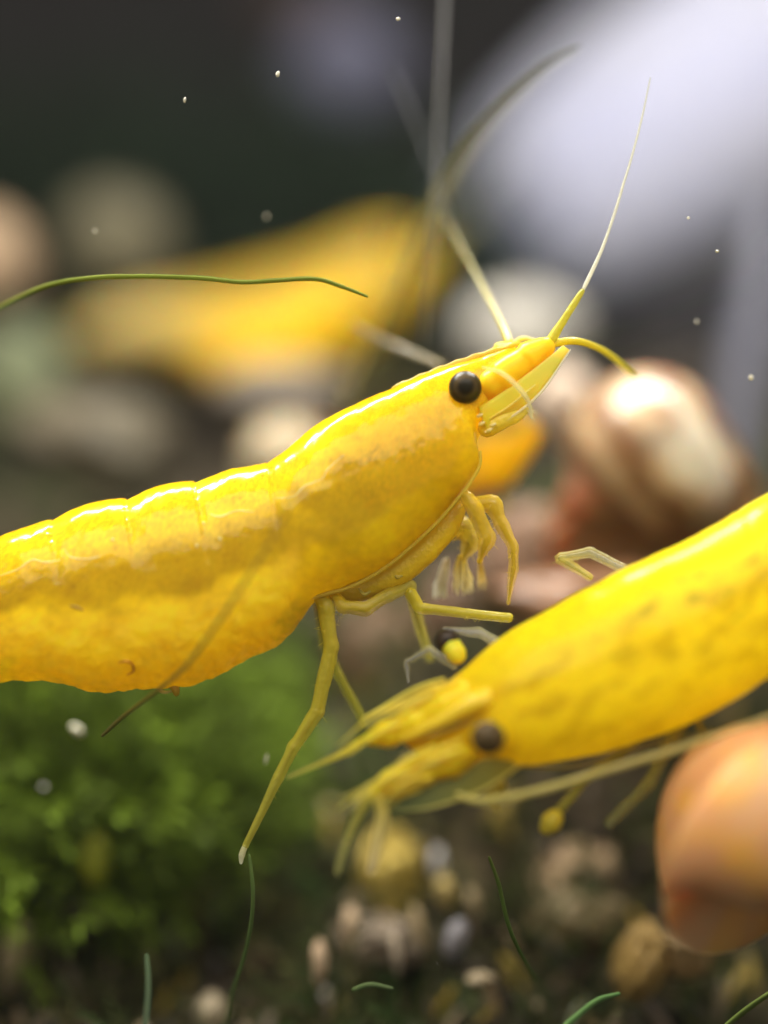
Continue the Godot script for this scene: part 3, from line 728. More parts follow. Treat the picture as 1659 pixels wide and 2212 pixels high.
func stones() -> void:
	var far := "blurred stones at the back"
	stone("white_rock", "large white rounded rock glowing out of focus at the upper right", "rock", 1520, 240, -1.0, 650, 300, Color(0.72, 0.72, 0.88), Color(0.84, 0.82, 0.84), 0.10, "", 0.58, null, 0.5)
	stone("boulder", "black brown boulder in the dark under the white rock", "rock", 1560, 780, -1.0, 330, 210, Color(0.025, 0.022, 0.022), Color(0.035, 0.03, 0.028), 0.2, "", 0.0, null, 0.5)
	stone("pebble", "pale rounded pebble below the white rock, behind the sharp shrimp's feelers", "pebble", 1120, 720, -0.5, 130, 90, Color(0.30, 0.28, 0.22), Color(0.38, 0.35, 0.30), 0.2, far)
	stone("pebble", "dim lavender pebble high before the dark back wall", "pebble", 750, 140, -0.9, 125, 120, Color(0.12, 0.12, 0.16), Color(0.16, 0.15, 0.19), 0.15, far)
	stone("pebble", "dark brown pebble at the top edge beside the lavender pebble", "pebble", 650, 0, -0.95, 110, 60, Color(0.06, 0.035, 0.025), Color(0.08, 0.05, 0.04), 0.15, far)
	stone("pebble", "pinkish tan stone cut by the left edge above the green thread", "pebble", -50, 570, -0.45, 120, 120, Color(0.22, 0.15, 0.085), Color(0.28, 0.19, 0.11), 0.2, far)
	stone("pebble", "round olive brown stone left of the blurred shrimp's tail", "pebble", 250, 520, -0.6, 120, 110, Color(0.10, 0.088, 0.045), Color(0.13, 0.11, 0.06), 0.2, far)
	stone("pebble", "grey green stone at the left edge below the green thread", "pebble", 10, 810, -0.5, 120, 120, Color(0.17, 0.2, 0.10), Color(0.24, 0.26, 0.14), 0.25, far)
	stone("pebble", "grey brown stone under the blurred shrimp's belly", "pebble", 600, 850, -0.4, 150, 70, Color(0.09, 0.07, 0.05), Color(0.14, 0.115, 0.085), 0.25, far)
	stone("pebble", "low brown stone left behind the sharp shrimp's back", "pebble", 210, 960, -0.4, 170, 110, Color(0.06, 0.05, 0.03), Color(0.11, 0.09, 0.055), 0.3, far)
	stone("pebble", "cream pink pebble between the sharp shrimp's chin and the striped snail", "pebble", 1215, 870, -0.24, 72, 78, Color(0.34, 0.25, 0.18), Color(0.44, 0.36, 0.28), 0.18, "stones behind the shrimps")
	stone("pebble", "reddish brown pebble with a pale crown behind the sharp shrimp's claws", "pebble", 1130, 1215, -0.2, 95, 120, Color(0.13, 0.065, 0.035), Color(0.24, 0.15, 0.10), 0.25, "stones behind the shrimps")
	stone("pebble", "dark brown pebble behind the hanging bristles of the claws", "pebble", 1010, 1330, -0.22, 110, 110, Color(0.07, 0.035, 0.018), Color(0.12, 0.065, 0.035), 0.25, "stones behind the shrimps")
	stone("pebble", "warm brown pebble behind the sharp shrimp's front leg", "pebble", 810, 1420, -0.24, 100, 110, Color(0.11, 0.06, 0.03), Color(0.19, 0.105, 0.06), 0.25, "stones behind the shrimps")
	stone("stick", "upright grey blue stem at the right edge below the white rock", "plant stem", 1606, 850, -0.45, 46, 420, Color(0.09, 0.09, 0.115), Color(0.13, 0.13, 0.15), 0.08, "", -0.16, null, 0.2)

	var chips := "stones and chips on the bottom"
	stone("chip", "yellow tan stone right below the lemon shrimp's feelers", "stone", 846, 1900, -0.135, 66, 100, Color(0.30, 0.22, 0.03), Color(0.52, 0.40, 0.09), 0.65, chips, 0.1)
	stone("chip", "flat grey brown stone under the yellow tan stone", "stone", 830, 2040, -0.105, 105, 52, Color(0.06, 0.045, 0.027), Color(0.18, 0.135, 0.09), 0.5, chips)
	stone("chip", "pink and tan streaked pebble below the lemon shrimp's legs", "stone", 1240, 1895, -0.135, 96, 80, Color(0.20, 0.13, 0.05), Color(0.62, 0.46, 0.30), 0.55, chips, 0.3)
	stone("chip", "olive brown stone under the streaked pebble", "stone", 1250, 1990, -0.115, 110, 66, Color(0.10, 0.075, 0.03), Color(0.17, 0.13, 0.06), 0.35, chips)
	stone("chip", "tan pointed flake below the orange snail shell", "stone", 1385, 2076, -0.065, 52, 84, Color(0.22, 0.14, 0.04), Color(0.42, 0.28, 0.08), 0.3, chips, -0.35)
	stone("chip", "dull tan flake right of the pointed flake", "stone", 1470, 2060, -0.065, 70, 55, Color(0.13, 0.085, 0.03), Color(0.22, 0.14, 0.05), 0.35, chips)
	stone("chip", "small flat pale chip near the bottom edge", "stone", 1038, 2116, -0.055, 32, 15, Color(0.22, 0.17, 0.10), Color(0.30, 0.24, 0.14), 0.3, chips)
	stone("chip", "blue grey chip standing between the two streaked stones", "stone", 984, 2030, -0.070, 22, 42, Color(0.16, 0.155, 0.17), Color(0.26, 0.25, 0.27), 0.3, chips, -0.3)
	stone("chip", "tiny white chip beside the yellow tan stone", "stone", 945, 1862, -0.110, 13, 28, Color(0.42, 0.42, 0.44), Color(0.55, 0.54, 0.52), 0.3, chips)
	stone("chip", "slim tan splinter left under the yellow tan stone", "stone", 757, 2000, -0.080, 16, 42, Color(0.42, 0.3, 0.18), Color(0.52, 0.4, 0.26), 0.3, chips)
	stone("chip", "slim tan splinter lowest left of the flat grey brown stone", "stone", 690, 2080, -0.060, 15, 48, Color(0.42, 0.29, 0.18), Color(0.5, 0.38, 0.25), 0.3, chips)
	stone("chip", "thin pale splinter leaning on the flat grey brown stone", "stone", 856, 2060, -0.065, 9, 42, Color(0.42, 0.34, 0.24), Color(0.52, 0.44, 0.34), 0.3, chips, 0.12)
	stone("chip", "thin ochre splinter right of the flat grey brown stone", "stone", 904, 2004, -0.080, 12, 46, Color(0.34, 0.26, 0.12), Color(0.44, 0.34, 0.2), 0.3, chips, 0.2)
	stone("chip", "yellowish crumb right of the tiny white chip", "stone", 962, 1926, -0.095, 18, 34, Color(0.34, 0.25, 0.07), Color(0.46, 0.36, 0.14), 0.3, chips, 0.2)
	stone("chip", "brown crumb in the middle right of the yellowish crumb", "stone", 1022, 1950, -0.090, 12, 32, Color(0.26, 0.2, 0.1), Color(0.36, 0.28, 0.16), 0.3, chips, 0.25)
	stone("chip", "pale stone in the moss's lower left edge", "stone", 116, 1938, -0.125, 36, 34, Color(0.34, 0.32, 0.22), Color(0.52, 0.5, 0.4), 0.35, chips)
	stone("chip", "tall tan stone in the lower left corner", "stone", 36, 2068, -0.100, 34, 92, Color(0.26, 0.19, 0.1), Color(0.46, 0.38, 0.24), 0.3, chips, -0.2)
	stone("chip", "rounded tan stone cut by the bottom edge left of the middle", "stone", 456, 2196, -0.075, 34, 50, Color(0.2, 0.16, 0.1), Color(0.3, 0.25, 0.16), 0.25, chips)
	stone("chip", "pinkish brown stone at the left edge of the moss", "stone", 62, 1862, -0.145, 34, 54, Color(0.22, 0.14, 0.09), Color(0.3, 0.2, 0.13), 0.3, chips)
	stone("chip", "grey brown stone under the lime leaf", "stone", 198, 1958, -0.120, 48, 46, Color(0.17, 0.13, 0.1), Color(0.26, 0.2, 0.16), 0.3, chips)
	stone("leaf_bit", "lime yellow bit of leaf stuck in the lower moss", "leaf", 204, 1856, -0.10, 32, 52, Color(0.30, 0.34, 0.02), Color(0.42, 0.44, 0.03), 0.2, "", 0.0, m_wet, 0.3)
	stone("seed", "white oval seed lying on the moss under the sharp shrimp", "seed", 166, 1577, -0.05, 16, 9, Color(0.6, 0.6, 0.44), Color(0.75, 0.75, 0.6), 0.15, "", -0.7, m_wet)
	stone("grain", "tiny white grain on the moss left of the middle", "grain", 94, 1701, -0.06, 6, 4, Color(0.7, 0.7, 0.66), Color(0.8, 0.8, 0.78), 0.2, "", -0.3, m_wet)
	for p in [[600, 160, 5, 8, "brightest dust speck, upper left before the dark wall"], [860, 41, 6, 5, "dust speck close to the top edge above the lavender pebble"], [399, 216, 3, 7, "slanted dust speck farthest up on the left"], [576, 468, 3, 6, "dust speck right above the blurred shrimp"], [205, 499, 4, 4, "faint dust speck before the round olive brown stone"],
		[1549, 543, 5, 4, "dust speck at the right below the white rock"], [1487, 471, 4, 4, "dust speck on the lower rim of the white rock"], [1622, 815, 6, 6, "dust speck beside the upright grey stem"], [1505, 695, 3, 5, "thin dust speck in the dark above the striped snail"], [575, 1640, 3, 14, "hair thin fleck in the dark left of the long leg"]]:
		stone("dust_speck", p[4], "speck", p[0], p[1], [0.004, -0.012, 0.02, 0.0, -0.05, 0.03, -0.04, 0.012, -0.02, 0.0][int(p[0]) % 10], p[2] * 0.8, p[3] * 0.8, Color(0.6, 0.56, 0.44), Color(0.8, 0.76, 0.62), 0.3, "specks floating in the water", -0.2, m_wet)

func thread(called: String, label: String, category: String, group: String, pts: Array, r: Array, c0: Color, c1: Color, m: Material, rough := 0.15) -> void:
	var w := []
	for p in pts: w.append(P(p[0], p[1], p[2]))
	var rr := []
	for x in r: rr.append(x * K)
	var at: Vector3 = w[w.size() - 1]
	for i in w.size(): w[i] -= at
	var o := obj(called, tube(w, rr, c0, c1, 8, 10, 1.0, Vector3.BACK, rough), m)
	o.position = at
	tag(o, label, category, group)

func threads() -> void:
	var g := "green algae threads"
	thread("algae_thread", "long green thread crossing before the blurred shrimp", "algae", g, [[-60, 700, -0.03], [0, 664, -0.02], [100, 618, -0.01], [210, 600, 0], [330, 598, 0], [440, 602, 0], [520, 610, 0], [600, 606, 0], [680, 603, 0], [735, 618, 0], [795, 641, 0.002]], [5, 5, 5, 5.5, 5.5, 5.5, 5, 5, 5, 4.5, 3], Color(0.16, 0.20, 0.02), Color(0.14, 0.17, 0.02), m_plant)
	thread("algae_thread", "green thread hanging from the long leg's tip to the bottom", "algae", g, [[538, 1846, 0.008], [546, 1920, 0.006], [542, 2000, 0.0], [524, 2080, -0.01], [500, 2150, -0.02], [486, 2230, -0.03]], [3.5, 4.5, 4.5, 4, 3.5, 3], Color(0.12, 0.18, 0.05), Color(0.10, 0.17, 0.05), m_plant)
	thread("algae_thread", "thin green thread between the two streaked stones", "algae", g, [[1056, 1850, 0.01], [1078, 1912, 0.01], [1096, 1990, 0.008], [1120, 2050, 0.0], [1160, 2120, -0.02]], [3, 4.5, 4.5, 4, 3], Color(0.10, 0.15, 0.03), Color(0.07, 0.13, 0.03), m_plant)
	thread("algae_thread", "green thread rising from the bottom edge under the tan flakes", "algae", g, [[1190, 2250, 0.02], [1236, 2204, 0.018], [1290, 2162, 0.016], [1340, 2146, 0.014]], [7, 7, 6, 4], Color(0.10, 0.19, 0.06), Color(0.08, 0.16, 0.05), m_plant)
	thread("algae_thread", "green thread in the lower right corner", "algae", g, [[1540, 2240, 0.01], [1600, 2190, 0.01], [1660, 2148, 0.01], [1740, 2100, 0.0]], [5, 6, 6, 5], Color(0.10, 0.14, 0.03), Color(0.10, 0.14, 0.03), m_plant)
	thread("algae_thread", "faint blue green thread hanging in the lower left", "algae", g, [[316, 2060, 0.02], [320, 2130, 0.025], [312, 2240, 0.03]], [5, 6, 6], Color(0.08, 0.12, 0.06), Color(0.10, 0.14, 0.08), m_plant)
	thread("algae_thread", "dim thread curving along the bottom left of the pale chip", "algae", g, [[760, 2140, 0.015], [800, 2128, 0.015], [850, 2136, 0.015]], [5, 6, 4], Color(0.08, 0.12, 0.04), Color(0.07, 0.10, 0.04), m_plant)
	var a := "loose shrimp feelers"
	thread("feeler", "long olive feeler bowing across the white rock down to the sharp shrimp's back", "feeler", a, [[1252, 104, -0.05], [1190, 140, -0.07], [1110, 210, -0.09], [1030, 300, -0.11], [960, 405, -0.12], [905, 510, -0.13], [850, 640, -0.14], [800, 740, -0.15], [762, 820, -0.15], [742, 900, -0.15]], [4, 7, 10, 11, 12, 11, 9, 8, 8, 6], Color(0.20, 0.21, 0.11, 0.6), Color(0.34, 0.27, 0.06, 0.5), m_clear)
	thread("feeler", "grey feeler rising straight to the top edge left of the white rock", "feeler", a, [[966, -120, 0.07], [958, 60, 0.072], [950, 220, 0.075], [944, 400, 0.078], [930, 560, 0.08], [915, 760, 0.08]], [4.5, 4.5, 4, 3.5, 3, 2], Color(0.35, 0.35, 0.36, 0.5), Color(0.35, 0.33, 0.28, 0.4), m_clear)
	thread("feeler", "faint feeler slanting to the grey feeler from its left", "feeler", a, [[850, 150, 0.09], [900, 270, 0.09], [950, 400, 0.085], [990, 520, 0.08]], [3, 4, 4, 3], Color(0.3, 0.3, 0.32, 0.4), Color(0.3, 0.3, 0.3, 0.3), m_clear)
	thread("feeler", "pale feeler lying behind the sharp shrimp's head toward the blurred shrimp", "feeler", a, [[760, 700, -0.07], [830, 736, -0.07], [900, 765, -0.06], [960, 790, -0.05]], [5, 7, 7, 5], Color(0.26, 0.24, 0.22, 0.45), Color(0.36, 0.3, 0.12, 0.55), m_clear)
	thread("feeler", "soft olive feeler slanting across the sharp shrimp's flank down to the moss", "feeler", a, [[640, 1060, 0.055], [590, 1160, 0.053], [520, 1270, 0.050], [460, 1360, 0.046], [400, 1440, 0.038], [340, 1492, 0.028], [270, 1545, 0.016], [220, 1590, 0.008]], [2.5, 4, 4.5, 4.5, 4.5, 4.5, 4.5, 4], Color(0.34, 0.25, 0.02, 0.35), Color(0.13, 0.12, 0.02, 0.9), m_clear)

# ------------------------------------------------------------------ the bottom, moss and back wall
func ground_y(x: float, z: float) -> float:
	var y := 0.006 + clampf(-0.10 - z, 0.0, 0.20) * 0.66 + clampf(-0.3 - z, 0.0, 0.5) * 0.34
	y += 0.10 * exp(-(pow((x - 0.09) / 0.10, 2.0) + pow((z + 0.20) / 0.07, 2.0)))      # a heap behind the lemon shrimp
	return y + 0.012 * fine.get_noise_2d(x * 900.0, z * 900.0) + 0.004 * fine.get_noise_2d(x * 4000.0, z * 4000.0)

func setting() -> void:
	var v := PackedVector3Array()
	var c := PackedColorArray()
	var ix := PackedInt32Array()
	var nx := 190
	var nz := 190
	for i in nz + 1:
		var z := lerpf(0.55, -1.6, pow(float(i) / nz, 0.9))
		for j in nx + 1:
			var x := lerpf(-1.3, 1.3, float(j) / nx)
			x = signf(x) * absf(x) * lerpf(0.35, 1.0, float(i) / nz)
			v.append(Vector3(x, ground_y(x, z), z))
			var n := fine.get_noise_2d(x * 2500.0, z * 2500.0 + 99.0)
			var m := fine.get_noise_2d(x * 500.0 + 40.0, z * 500.0)
			var col := mixc(Color(0.026, 0.020, 0.013), Color(0.075, 0.058, 0.036), 0.5 + n)
			c.append(mixc(col, Color(0.035, 0.05, 0.015), ss(0.0, 0.4, m)))
	for i in nz:
		for j in nx:
			var a := i * (nx + 1) + j
			ix.append_array([a, a + 1, a + nx + 1, a + 1, a + nx + 2, a + nx + 1])
	v.append(Vector3(0, -3, -0.5)); c.append(Color.BLACK)          # (only steers the winding upward; no face uses it)
	for t in range(0, ix.size(), 3):
		if (v[ix[t + 2]] - v[ix[t]]).cross(v[ix[t + 1]] - v[ix[t]]).y < 0.0:
			var k := ix[t + 1]; ix[t + 1] = ix[t + 2]; ix[t + 2] = k
	var nn := PackedVector3Array()
	nn.resize(v.size())
	for t in range(0, ix.size(), 3):
		var f := (v[ix[t + 2]] - v[ix[t]]).cross(v[ix[t + 1]] - v[ix[t]])
		for k in 3: nn[ix[t + k]] += f
	for i in nn.size(): nn[i] = nn[i].normalized() if nn[i].length() > 0.0 else Vector3.UP
	var arrays := []
	arrays.resize(Mesh.ARRAY_MAX)
	v.remove_at(v.size() - 1); c.remove_at(c.size() - 1); nn.remove_at(nn.size() - 1)
	arrays[Mesh.ARRAY_VERTEX] = v
	arrays[Mesh.ARRAY_NORMAL] = nn
	arrays[Mesh.ARRAY_COLOR] = c
	arrays[Mesh.ARRAY_INDEX] = ix
	var me := ArrayMesh.new()
	me.add_surface_from_arrays(Mesh.PRIMITIVE_TRIANGLES, arrays)
	var g := obj("ground", me, m_soil)
	tag(g, "dark soil bottom of the aquarium sloping up to the back", "ground", "", "structure")
	var wall := BoxMesh.new()
	wall.size = Vector3(4.0, 2.6, 0.04)
	var wm := StandardMaterial3D.new()
	wm.albedo_color = Color(0.010, 0.007, 0.006).linear_to_srgb()
	wm.roughness = 0.9
	var w := obj("back_wall", wall, wm)
	w.position = Vector3(0, 0.9, -1.6)
	tag(w, "dark back wall of the aquarium", "wall", "", "structure")

	# soil grains: too many to count
	var grain := pebble_mesh(77, 0.010, 0.008, 0.009, 0.75, 0.16, func(_u, n, f): return Color(1, 1, 1) * (0.9 + 0.5 * n + 0.3 * f), Vector3.ZERO, 8, 10)
	var mm := MultiMesh.new()
	mm.transform_format = MultiMesh.TRANSFORM_3D
	mm.use_colors = true
	mm.mesh = grain
	mm.instance_count = 5200
	for i in mm.instance_count:
		var z := lerpf(0.1, -1.2, pow(rng.randf(), 1.3))
		var half := 0.16 * (D - z) / D + 0.12
		var x := rng.randf_range(-half, half)
		var s := rng.randf_range(0.2, 0.8) * lerpf(0.75, 1.3, clampf(-z, 0, 1))
		var b := Basis.from_euler(Vector3(rng.randf() * TAU, rng.randf() * TAU, rng.randf() * TAU)).scaled(Vector3(s, s * rng.randf_range(0.7, 1.1), s))
		mm.set_instance_transform(i, Transform3D(b, Vector3(x, ground_y(x, z) + 0.002, z)))
		var t := rng.randf()
		var col := mixc(Color(0.022, 0.017, 0.012), Color(0.09, 0.07, 0.045), t * t)
		if rng.randf() < 0.05: col = Color(0.28, 0.22, 0.14)
		mm.set_instance_color(i, col)
	var o := MultiMeshInstance3D.new()
	o.name = "gravel"
	o.multimesh = mm
	o.material_override = m_soil
	add_child(o)
	tag(o, "dark brown soil grains covering the bottom", "gravel", "", "stuff")

func frond_mesh() -> ArrayMesh:
	# a wiry strand with narrow scattered leaves
	var v := PackedVector3Array()
	var c := PackedColorArray()
	var ix := PackedInt32Array()
	var bend := [Vector3.ZERO, Vector3(0.003, 0.012, 0.001), Vector3(0.001, 0.026, 0.005), Vector3(-0.004, 0.040, 0.008)]
	join_tube(v, c, ix, bend, [0.0006, 0.0005, 0.0004, 0.0002], Color(0.5, 0.45, 0.35), Color(0.9, 0.9, 0.8), 4, 2)
	for i in 20:
		var f := (i + 1) / 21.0
		var p: Vector3 = spline(bend, f)
		var a := i * 2.4
		var out := Vector3(cos(a), 1.1, sin(a)).normalized()
		var side := out.cross(Vector3.UP).normalized()
		var l := 0.0070 * (1.15 - 0.6 * f)
		var b := v.size()
		v.append_array([p, p + out * l * 0.45 + side * l * 0.11, p + out * l, p + out * l * 0.45 - side * l * 0.11])
		for k in 4: c.append(Color(1, 1, 1) * (0.75 + 0.4 * f))
		ix.append_array([b, b + 1, b + 2, b, b + 2, b + 3])
	return commit(v, c, ix)

func moss_clump(called: String, label: String, centre: Vector3, r: Vector3, count: int, dark: Color, light: Color, size := 1.0) -> void:
	var n := FastNoiseLite.new()
	n.seed = 31
	n.frequency = 0.16
	var t := thing(called, label, "moss", centre - Vector3(0, r.y, 0))
	obj("moss_base", pebble_mesh(21, r.x * 0.86, r.y * 0.86, r.z * 0.86, 0.5, 0.12, func(_u, a, b): return Color(0.022, 0.03, 0.008) * (1.0 + a), centre, 40, 60), m_soil, t)
	var mm := MultiMesh.new()
	mm.transform_format = MultiMesh.TRANSFORM_3D
	mm.use_colors = true
	mm.mesh = frond_mesh()
	mm.instance_count = count
	for i in count:
		var u := Vector3(rng.randfn(), rng.randfn(), rng.randfn()).normalized()
		if u.y < -0.5: u.y = -u.y
		var d := rng.randf_range(0.74, 1.0) * (1.0 + 0.28 * n.get_noise_3dv(u * 10.0))
		var p := Vector3(u.x * r.x, u.y * r.y, u.z * r.z) * d
		var y := (u + Vector3(rng.randf_range(-1, 1), rng.randf_range(-0.6, 1.2), rng.randf_range(-1, 1)) * 0.9).normalized()
		var x := y.cross(Vector3(0.3, 0.1, 1)).normalized()
		var s := lerpf(0.5, 1.9, pow(rng.randf(), 2.5)) * size
		mm.set_instance_transform(i, Transform3D(Basis(x, y, x.cross(y)) * s, p + Vector3(0, r.y, 0)))
		var k := clampf(0.5 + 0.9 * n.get_noise_3dv(u * 22.0 + Vector3(9, 0, 0)) + rng.randf_range(-0.3, 0.3), 0, 1)
		mm.set_instance_color(i, mixc(dark, light, k))
	var o := MultiMeshInstance3D.new()
	o.name = "moss_fronds"
	o.multimesh = mm
	o.material_override = m_plant
	o.set_meta("kind", "stuff")
	t.add_child(o)
	var hm := MultiMesh.new()
	hm.transform_format = MultiMesh.TRANSFORM_3D
	hm.use_colors = true
	hm.mesh = hair_mesh()
	hm.instance_count = count / 3
	for i in hm.instance_count:
		var u := Vector3(rng.randfn(), absf(rng.randfn()) * 0.8 - 0.1, rng.randfn()).normalized()
		var y := (u + Vector3(rng.randf_range(-1, 1), rng.randf_range(-0.4, 1.0), rng.randf_range(-1, 1)) * 1.1).normalized()
		var x := y.cross(Vector3(0.3, 0.1, 1)).normalized()
		hm.set_instance_transform(i, Transform3D(Basis(x, y, x.cross(y)) * rng.randf_range(0.4, 1.1) * size, Vector3(u.x * r.x, u.y * r.y, u.z * r.z) * 0.9 + Vector3(0, r.y, 0)))
		hm.set_instance_color(i, mixc(dark, light * 1.15, rng.randf()))
	var h := MultiMeshInstance3D.new()
	h.name = "moss_threads"
	h.multimesh = hm
	h.material_override = m_plant
	h.set_meta("kind", "stuff")
	t.add_child(h)

func hair_mesh() -> ArrayMesh:
	var v := PackedVector3Array()
	var c := PackedColorArray()
	var ix := PackedInt32Array()
	for k in 3:
		var o := Vector3(sin(k * 2.1), 0, cos(k * 2.1)) * 0.004
		join_tube(v, c, ix, [o * 0.3, o + Vector3(0.004, 0.018, 0.002), o * 1.6 + Vector3(-0.003, 0.04, 0.006), o * 2.6 + Vector3(-0.012, 0.060, 0.004 * k)], [0.0007, 0.0006, 0.0005, 0.0002], Color(0.7, 0.7, 0.6), Color(1, 1, 1), 4, 3)
	return commit(v, c, ix)

func bottom_moss() -> void:
	var mm := MultiMesh.new()
	mm.transform_format = MultiMesh.TRANSFORM_3D
	mm.use_colors = true
	mm.mesh = frond_mesh()
	mm.instance_count = 5200
	for i in mm.instance_count:
		var z := rng.randf_range(-0.30, -0.06)
		var x := rng.randf_range(-0.24, 0.24) * (D - z) / D
		var n := fine.get_noise_2d(x * 1500.0 + 700.0, z * 1500.0)
		var s := rng.randf_range(0.35, 1.0) * ss(-0.35, 0.2, n) + 0.15
		var y := Vector3(rng.randf_range(-1, 1), rng.randf_range(0.1, 1.2), rng.randf_range(-1, 1)).normalized()
		var w := y.cross(Vector3(0.3, 0.1, 1)).normalized()
		mm.set_instance_transform(i, Transform3D(Basis(w, y, w.cross(y)) * s, Vector3(x, ground_y(x, z), z)))
		mm.set_instance_color(i, mixc(Color(0.035, 0.065, 0.016), Color(0.13, 0.10, 0.045), pow(rng.randf(), 2.0)))
	var o := MultiMeshInstance3D.new()
	o.name = "bottom_moss"
	o.multimesh = mm
	o.material_override = m_plant
	add_child(o)
	tag(o, "sparse dark strands of moss and rotting bits strewn over the soil", "moss", "", "stuff")

func grit() -> void:
	var mm := MultiMesh.new()
	mm.transform_format = MultiMesh.TRANSFORM_3D
	mm.use_colors = true
	mm.mesh = pebble_mesh(41, 0.0022, 0.0075, 0.0016, 0.5, 0.16, func(_u, n, f): return Color(1, 1, 1) * (0.85 + 0.5 * n + 0.3 * f), Vector3.ZERO, 8, 10)
	mm.instance_count = 420
	for i in mm.instance_count:
		var z := rng.randf_range(-0.26, -0.06)
		var x := rng.randf_range(-0.20, 0.24) * (D - z) / D
		var b := Basis.from_euler(Vector3(rng.randf_range(-0.7, 0.7), rng.randf() * TAU, rng.randf_range(-0.2, 0.6)))
		var s := rng.randf_range(0.5, 1.4)
		mm.set_instance_transform(i, Transform3D(b * s, Vector3(x, ground_y(x, z) + 0.005 * s, z)))
		var col: Color = [Color(0.40, 0.29, 0.17), Color(0.26, 0.2, 0.12), Color(0.42, 0.30, 0.04), Color(0.24, 0.23, 0.24), Color(0.14, 0.1, 0.06), Color(0.10, 0.12, 0.04)][rng.randi() % 6]
		mm.set_instance_color(i, col * rng.randf_range(0.6, 1.1))
	var o := MultiMeshInstance3D.new()
	o.name = "grit"
	o.multimesh = mm
	o.material_override = m_wet
	add_child(o)
	tag(o, "slim tan and grey flakes of grit strewn over the soil", "grit", "", "stuff")

func light_panel(t: Node3D, at: Vector3, aim: Vector3, size: Vector2, energy: float, color: Color) -> void:  # builds the tank's LED bar and the added fill panels alike
	var b := Basis.looking_at(aim - at, Vector3.UP if absf((aim - at).normalized().y) < 0.98 else Vector3.FORWARD)
	var q := BoxMesh.new()
	q.size = Vector3(size.x, size.y, 0.008)
	var m := StandardMaterial3D.new()
	m.albedo_color = Color(0.9, 0.9, 0.9)
	m.emission_enabled = true
	m.emission = color
	m.emission_energy_multiplier = 2.0
	var o := obj("glow_panel", q, m, t)
	o.transform = Transform3D(b, at - t.position)
	var h := BoxMesh.new()
	h.size = Vector3(size.x + 0.03, size.y + 0.03, 0.03)
	var hm := StandardMaterial3D.new()
	hm.albedo_color = Color(0.15, 0.15, 0.16)
	var k := obj("panel_housing", h, hm, t)
	k.transform = Transform3D(b, at - t.position + b.z * 0.02)
	var l := AreaLight3D.new()
	l.name = "panel_light"
	l.area_size = size
	l.area_normalize_energy = true
	l.light_energy = energy
	l.light_color = color
	l.shadow_enabled = true
	l.area_range = 4.0
	t.add_child(l, true)
	l.transform = Transform3D(b, at - t.position - b.z * 0.008)

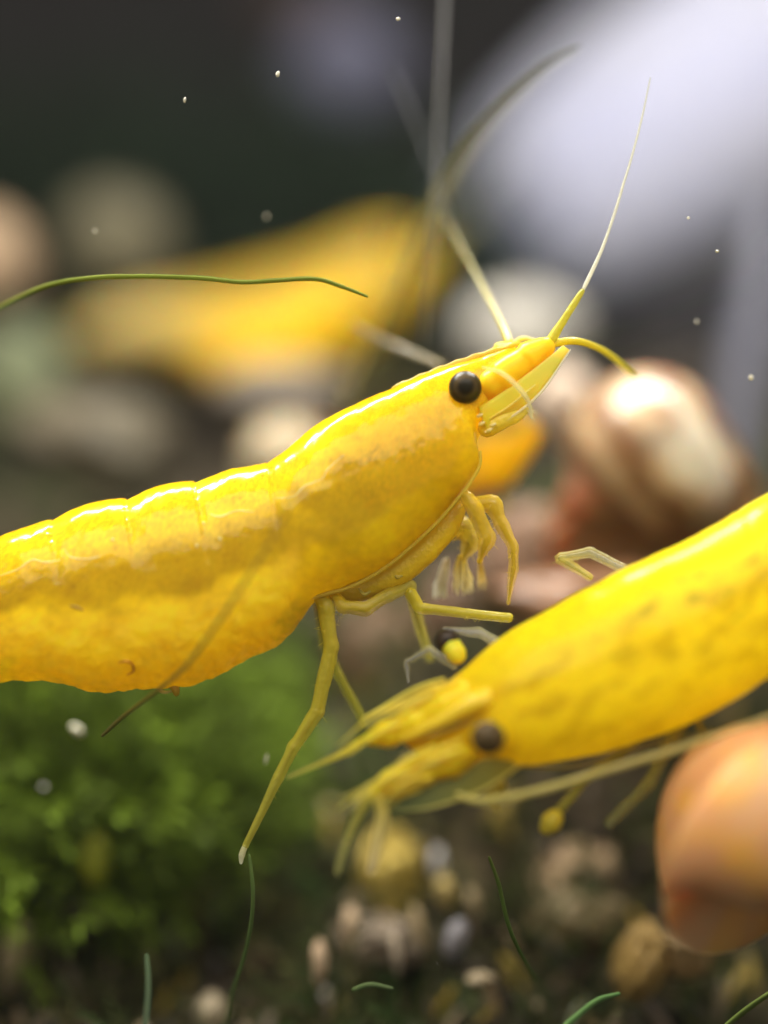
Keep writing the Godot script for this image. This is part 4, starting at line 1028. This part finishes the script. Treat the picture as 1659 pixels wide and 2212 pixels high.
# ------------------------------------------------------------------ the scene
func _ready() -> void:
	rng.seed = 20
	fine.seed = 3
	fine.frequency = 0.012
	fine.fractal_octaves = 3

	var cam := Camera3D.new()
	cam.name = "camera"
	var at := CameraAttributesPhysical.new()
	at.frustum_focal_length = 12.0 / (0.25 * 2212.0 / 1659.0 / 2.0 / D)
	at.exposure_aperture = at.frustum_focal_length / 1000.0 / 0.055
	at.frustum_focus_distance = D - 0.006
	at.frustum_near = 0.02
	at.frustum_far = 20.0
	cam.attributes = at
	cam.position = Vector3(0, Y0, D)
	add_child(cam)
	cam.current = true
	var we := WorldEnvironment.new()
	we.name = "surroundings"
	var e := Environment.new()
	e.background_mode = Environment.BG_COLOR
	e.background_color = Color(0.33, 0.33, 0.315).linear_to_srgb()
	e.background_energy_multiplier = 1.0
	e.tonemap_mode = Environment.TONE_MAPPER_LINEAR
	e.tonemap_exposure = 1.22
	e.fog_enabled = true          # the water itself: faintly milky
	e.fog_density = 0.006
	e.fog_light_color = Color(0.9, 0.92, 0.9)
	e.sdfgi_enabled = true
	e.ssao_enabled = true
	e.ssil_enabled = true
	we.environment = e
	add_child(we)
	# the lamp over the tank: one LED bar, grouped with two added fill panels out of view
	var lamp := thing("tank_lamp_and_fills", "white LED bar above the tank with two added fill panels", "lamp", Vector3(0, Y0 + 0.62, -0.1))
	light_panel(lamp, Vector3(-0.05, Y0 + 0.50, -0.24), Vector3(0, Y0, 0), Vector2(0.75, 0.009), 1.5, Color(1.0, 0.98, 0.94))
	light_panel(lamp, Vector3(-0.05, Y0 + 0.85, 0.62), Vector3(0, Y0 - 0.03, 0), Vector2(1.6, 0.7), 0.74, Color(1.0, 0.97, 0.92))  # added front fill panel, broad to soften its sheen on the shells
	light_panel(lamp, Vector3(0.05, Y0 + 0.46, -0.24), Vector3(0.36, Y0 + 0.3, -1.0), Vector2(0.4, 0.10), 0.19, Color(0.88, 0.90, 1.0))  # added panel aimed back to brighten the white rock

	materials()
	setting()
	moss_clump("moss_cushion", "thick green moss cushion under the sharp shrimp in the lower left", P(60, 1760, -0.20), Vector3(0.092, 0.052, 0.075), 8000, Color(0.04, 0.055, 0.014), Color(0.25, 0.38, 0.04), 1.0)
	moss_clump("moss_cushion", "blurred grey green moss at the far left behind the stones", P(330, 730, -0.85), Vector3(0.24, 0.09, 0.14), 2600, Color(0.014, 0.024, 0.012), Color(0.035, 0.055, 0.03), 2.0)
	bottom_moss()
	grit()
	snails()
	stones()
	main_shrimp()
	second_shrimp()
	far_shrimp("blurred yellow shrimp swimming behind the green thread at the left", -0.58,
		[[140, 720, 146, 730, 8], [200, 690, 222, 764, 36], [290, 648, 312, 764, 56], [390, 630, 410, 800, 84], [480, 608, 502, 852, 104], [570, 584, 590, 858, 104], [650, 560, 690, 790, 90], [730, 526, 770, 742, 78], [800, 500, 850, 700, 66], [860, 500, 894, 650, 48], [902, 522, 912, 600, 24], [950, 530, 952, 550, 6]],
		M(-0.58, 520, 830), [870, 540, 50, 22], [[[930, 530, 10], [990, 470, 10], [1040, 430, 10]]], [[[740, 740, 20], [770, 790, 30], [730, 840, 30], [740, 900, 30]], [[800, 700, -20], [850, 760, -30], [810, 830, -30], [800, 880, -30]]])
	far_shrimp("blurred yellow shrimp mostly hidden behind the sharp shrimp's chin", -0.10,
		[[760, 1080, 766, 1100, 8], [800, 1010, 830, 1110, 46], [860, 950, 900, 1110, 66], [930, 905, 980, 1090, 72], [1010, 878, 1060, 1064, 72], [1070, 872, 1110, 1040, 62], [1120, 884, 1140, 1000, 44], [1152, 908, 1160, 968, 24], [1172, 930, 1174, 946, 6]],
		M(-0.10, 960, 1110), [], [], [[[1060, 1050, 10], [1090, 1090, 14], [1060, 1130, 14], [1066, 1160, 14]]])
	threads()
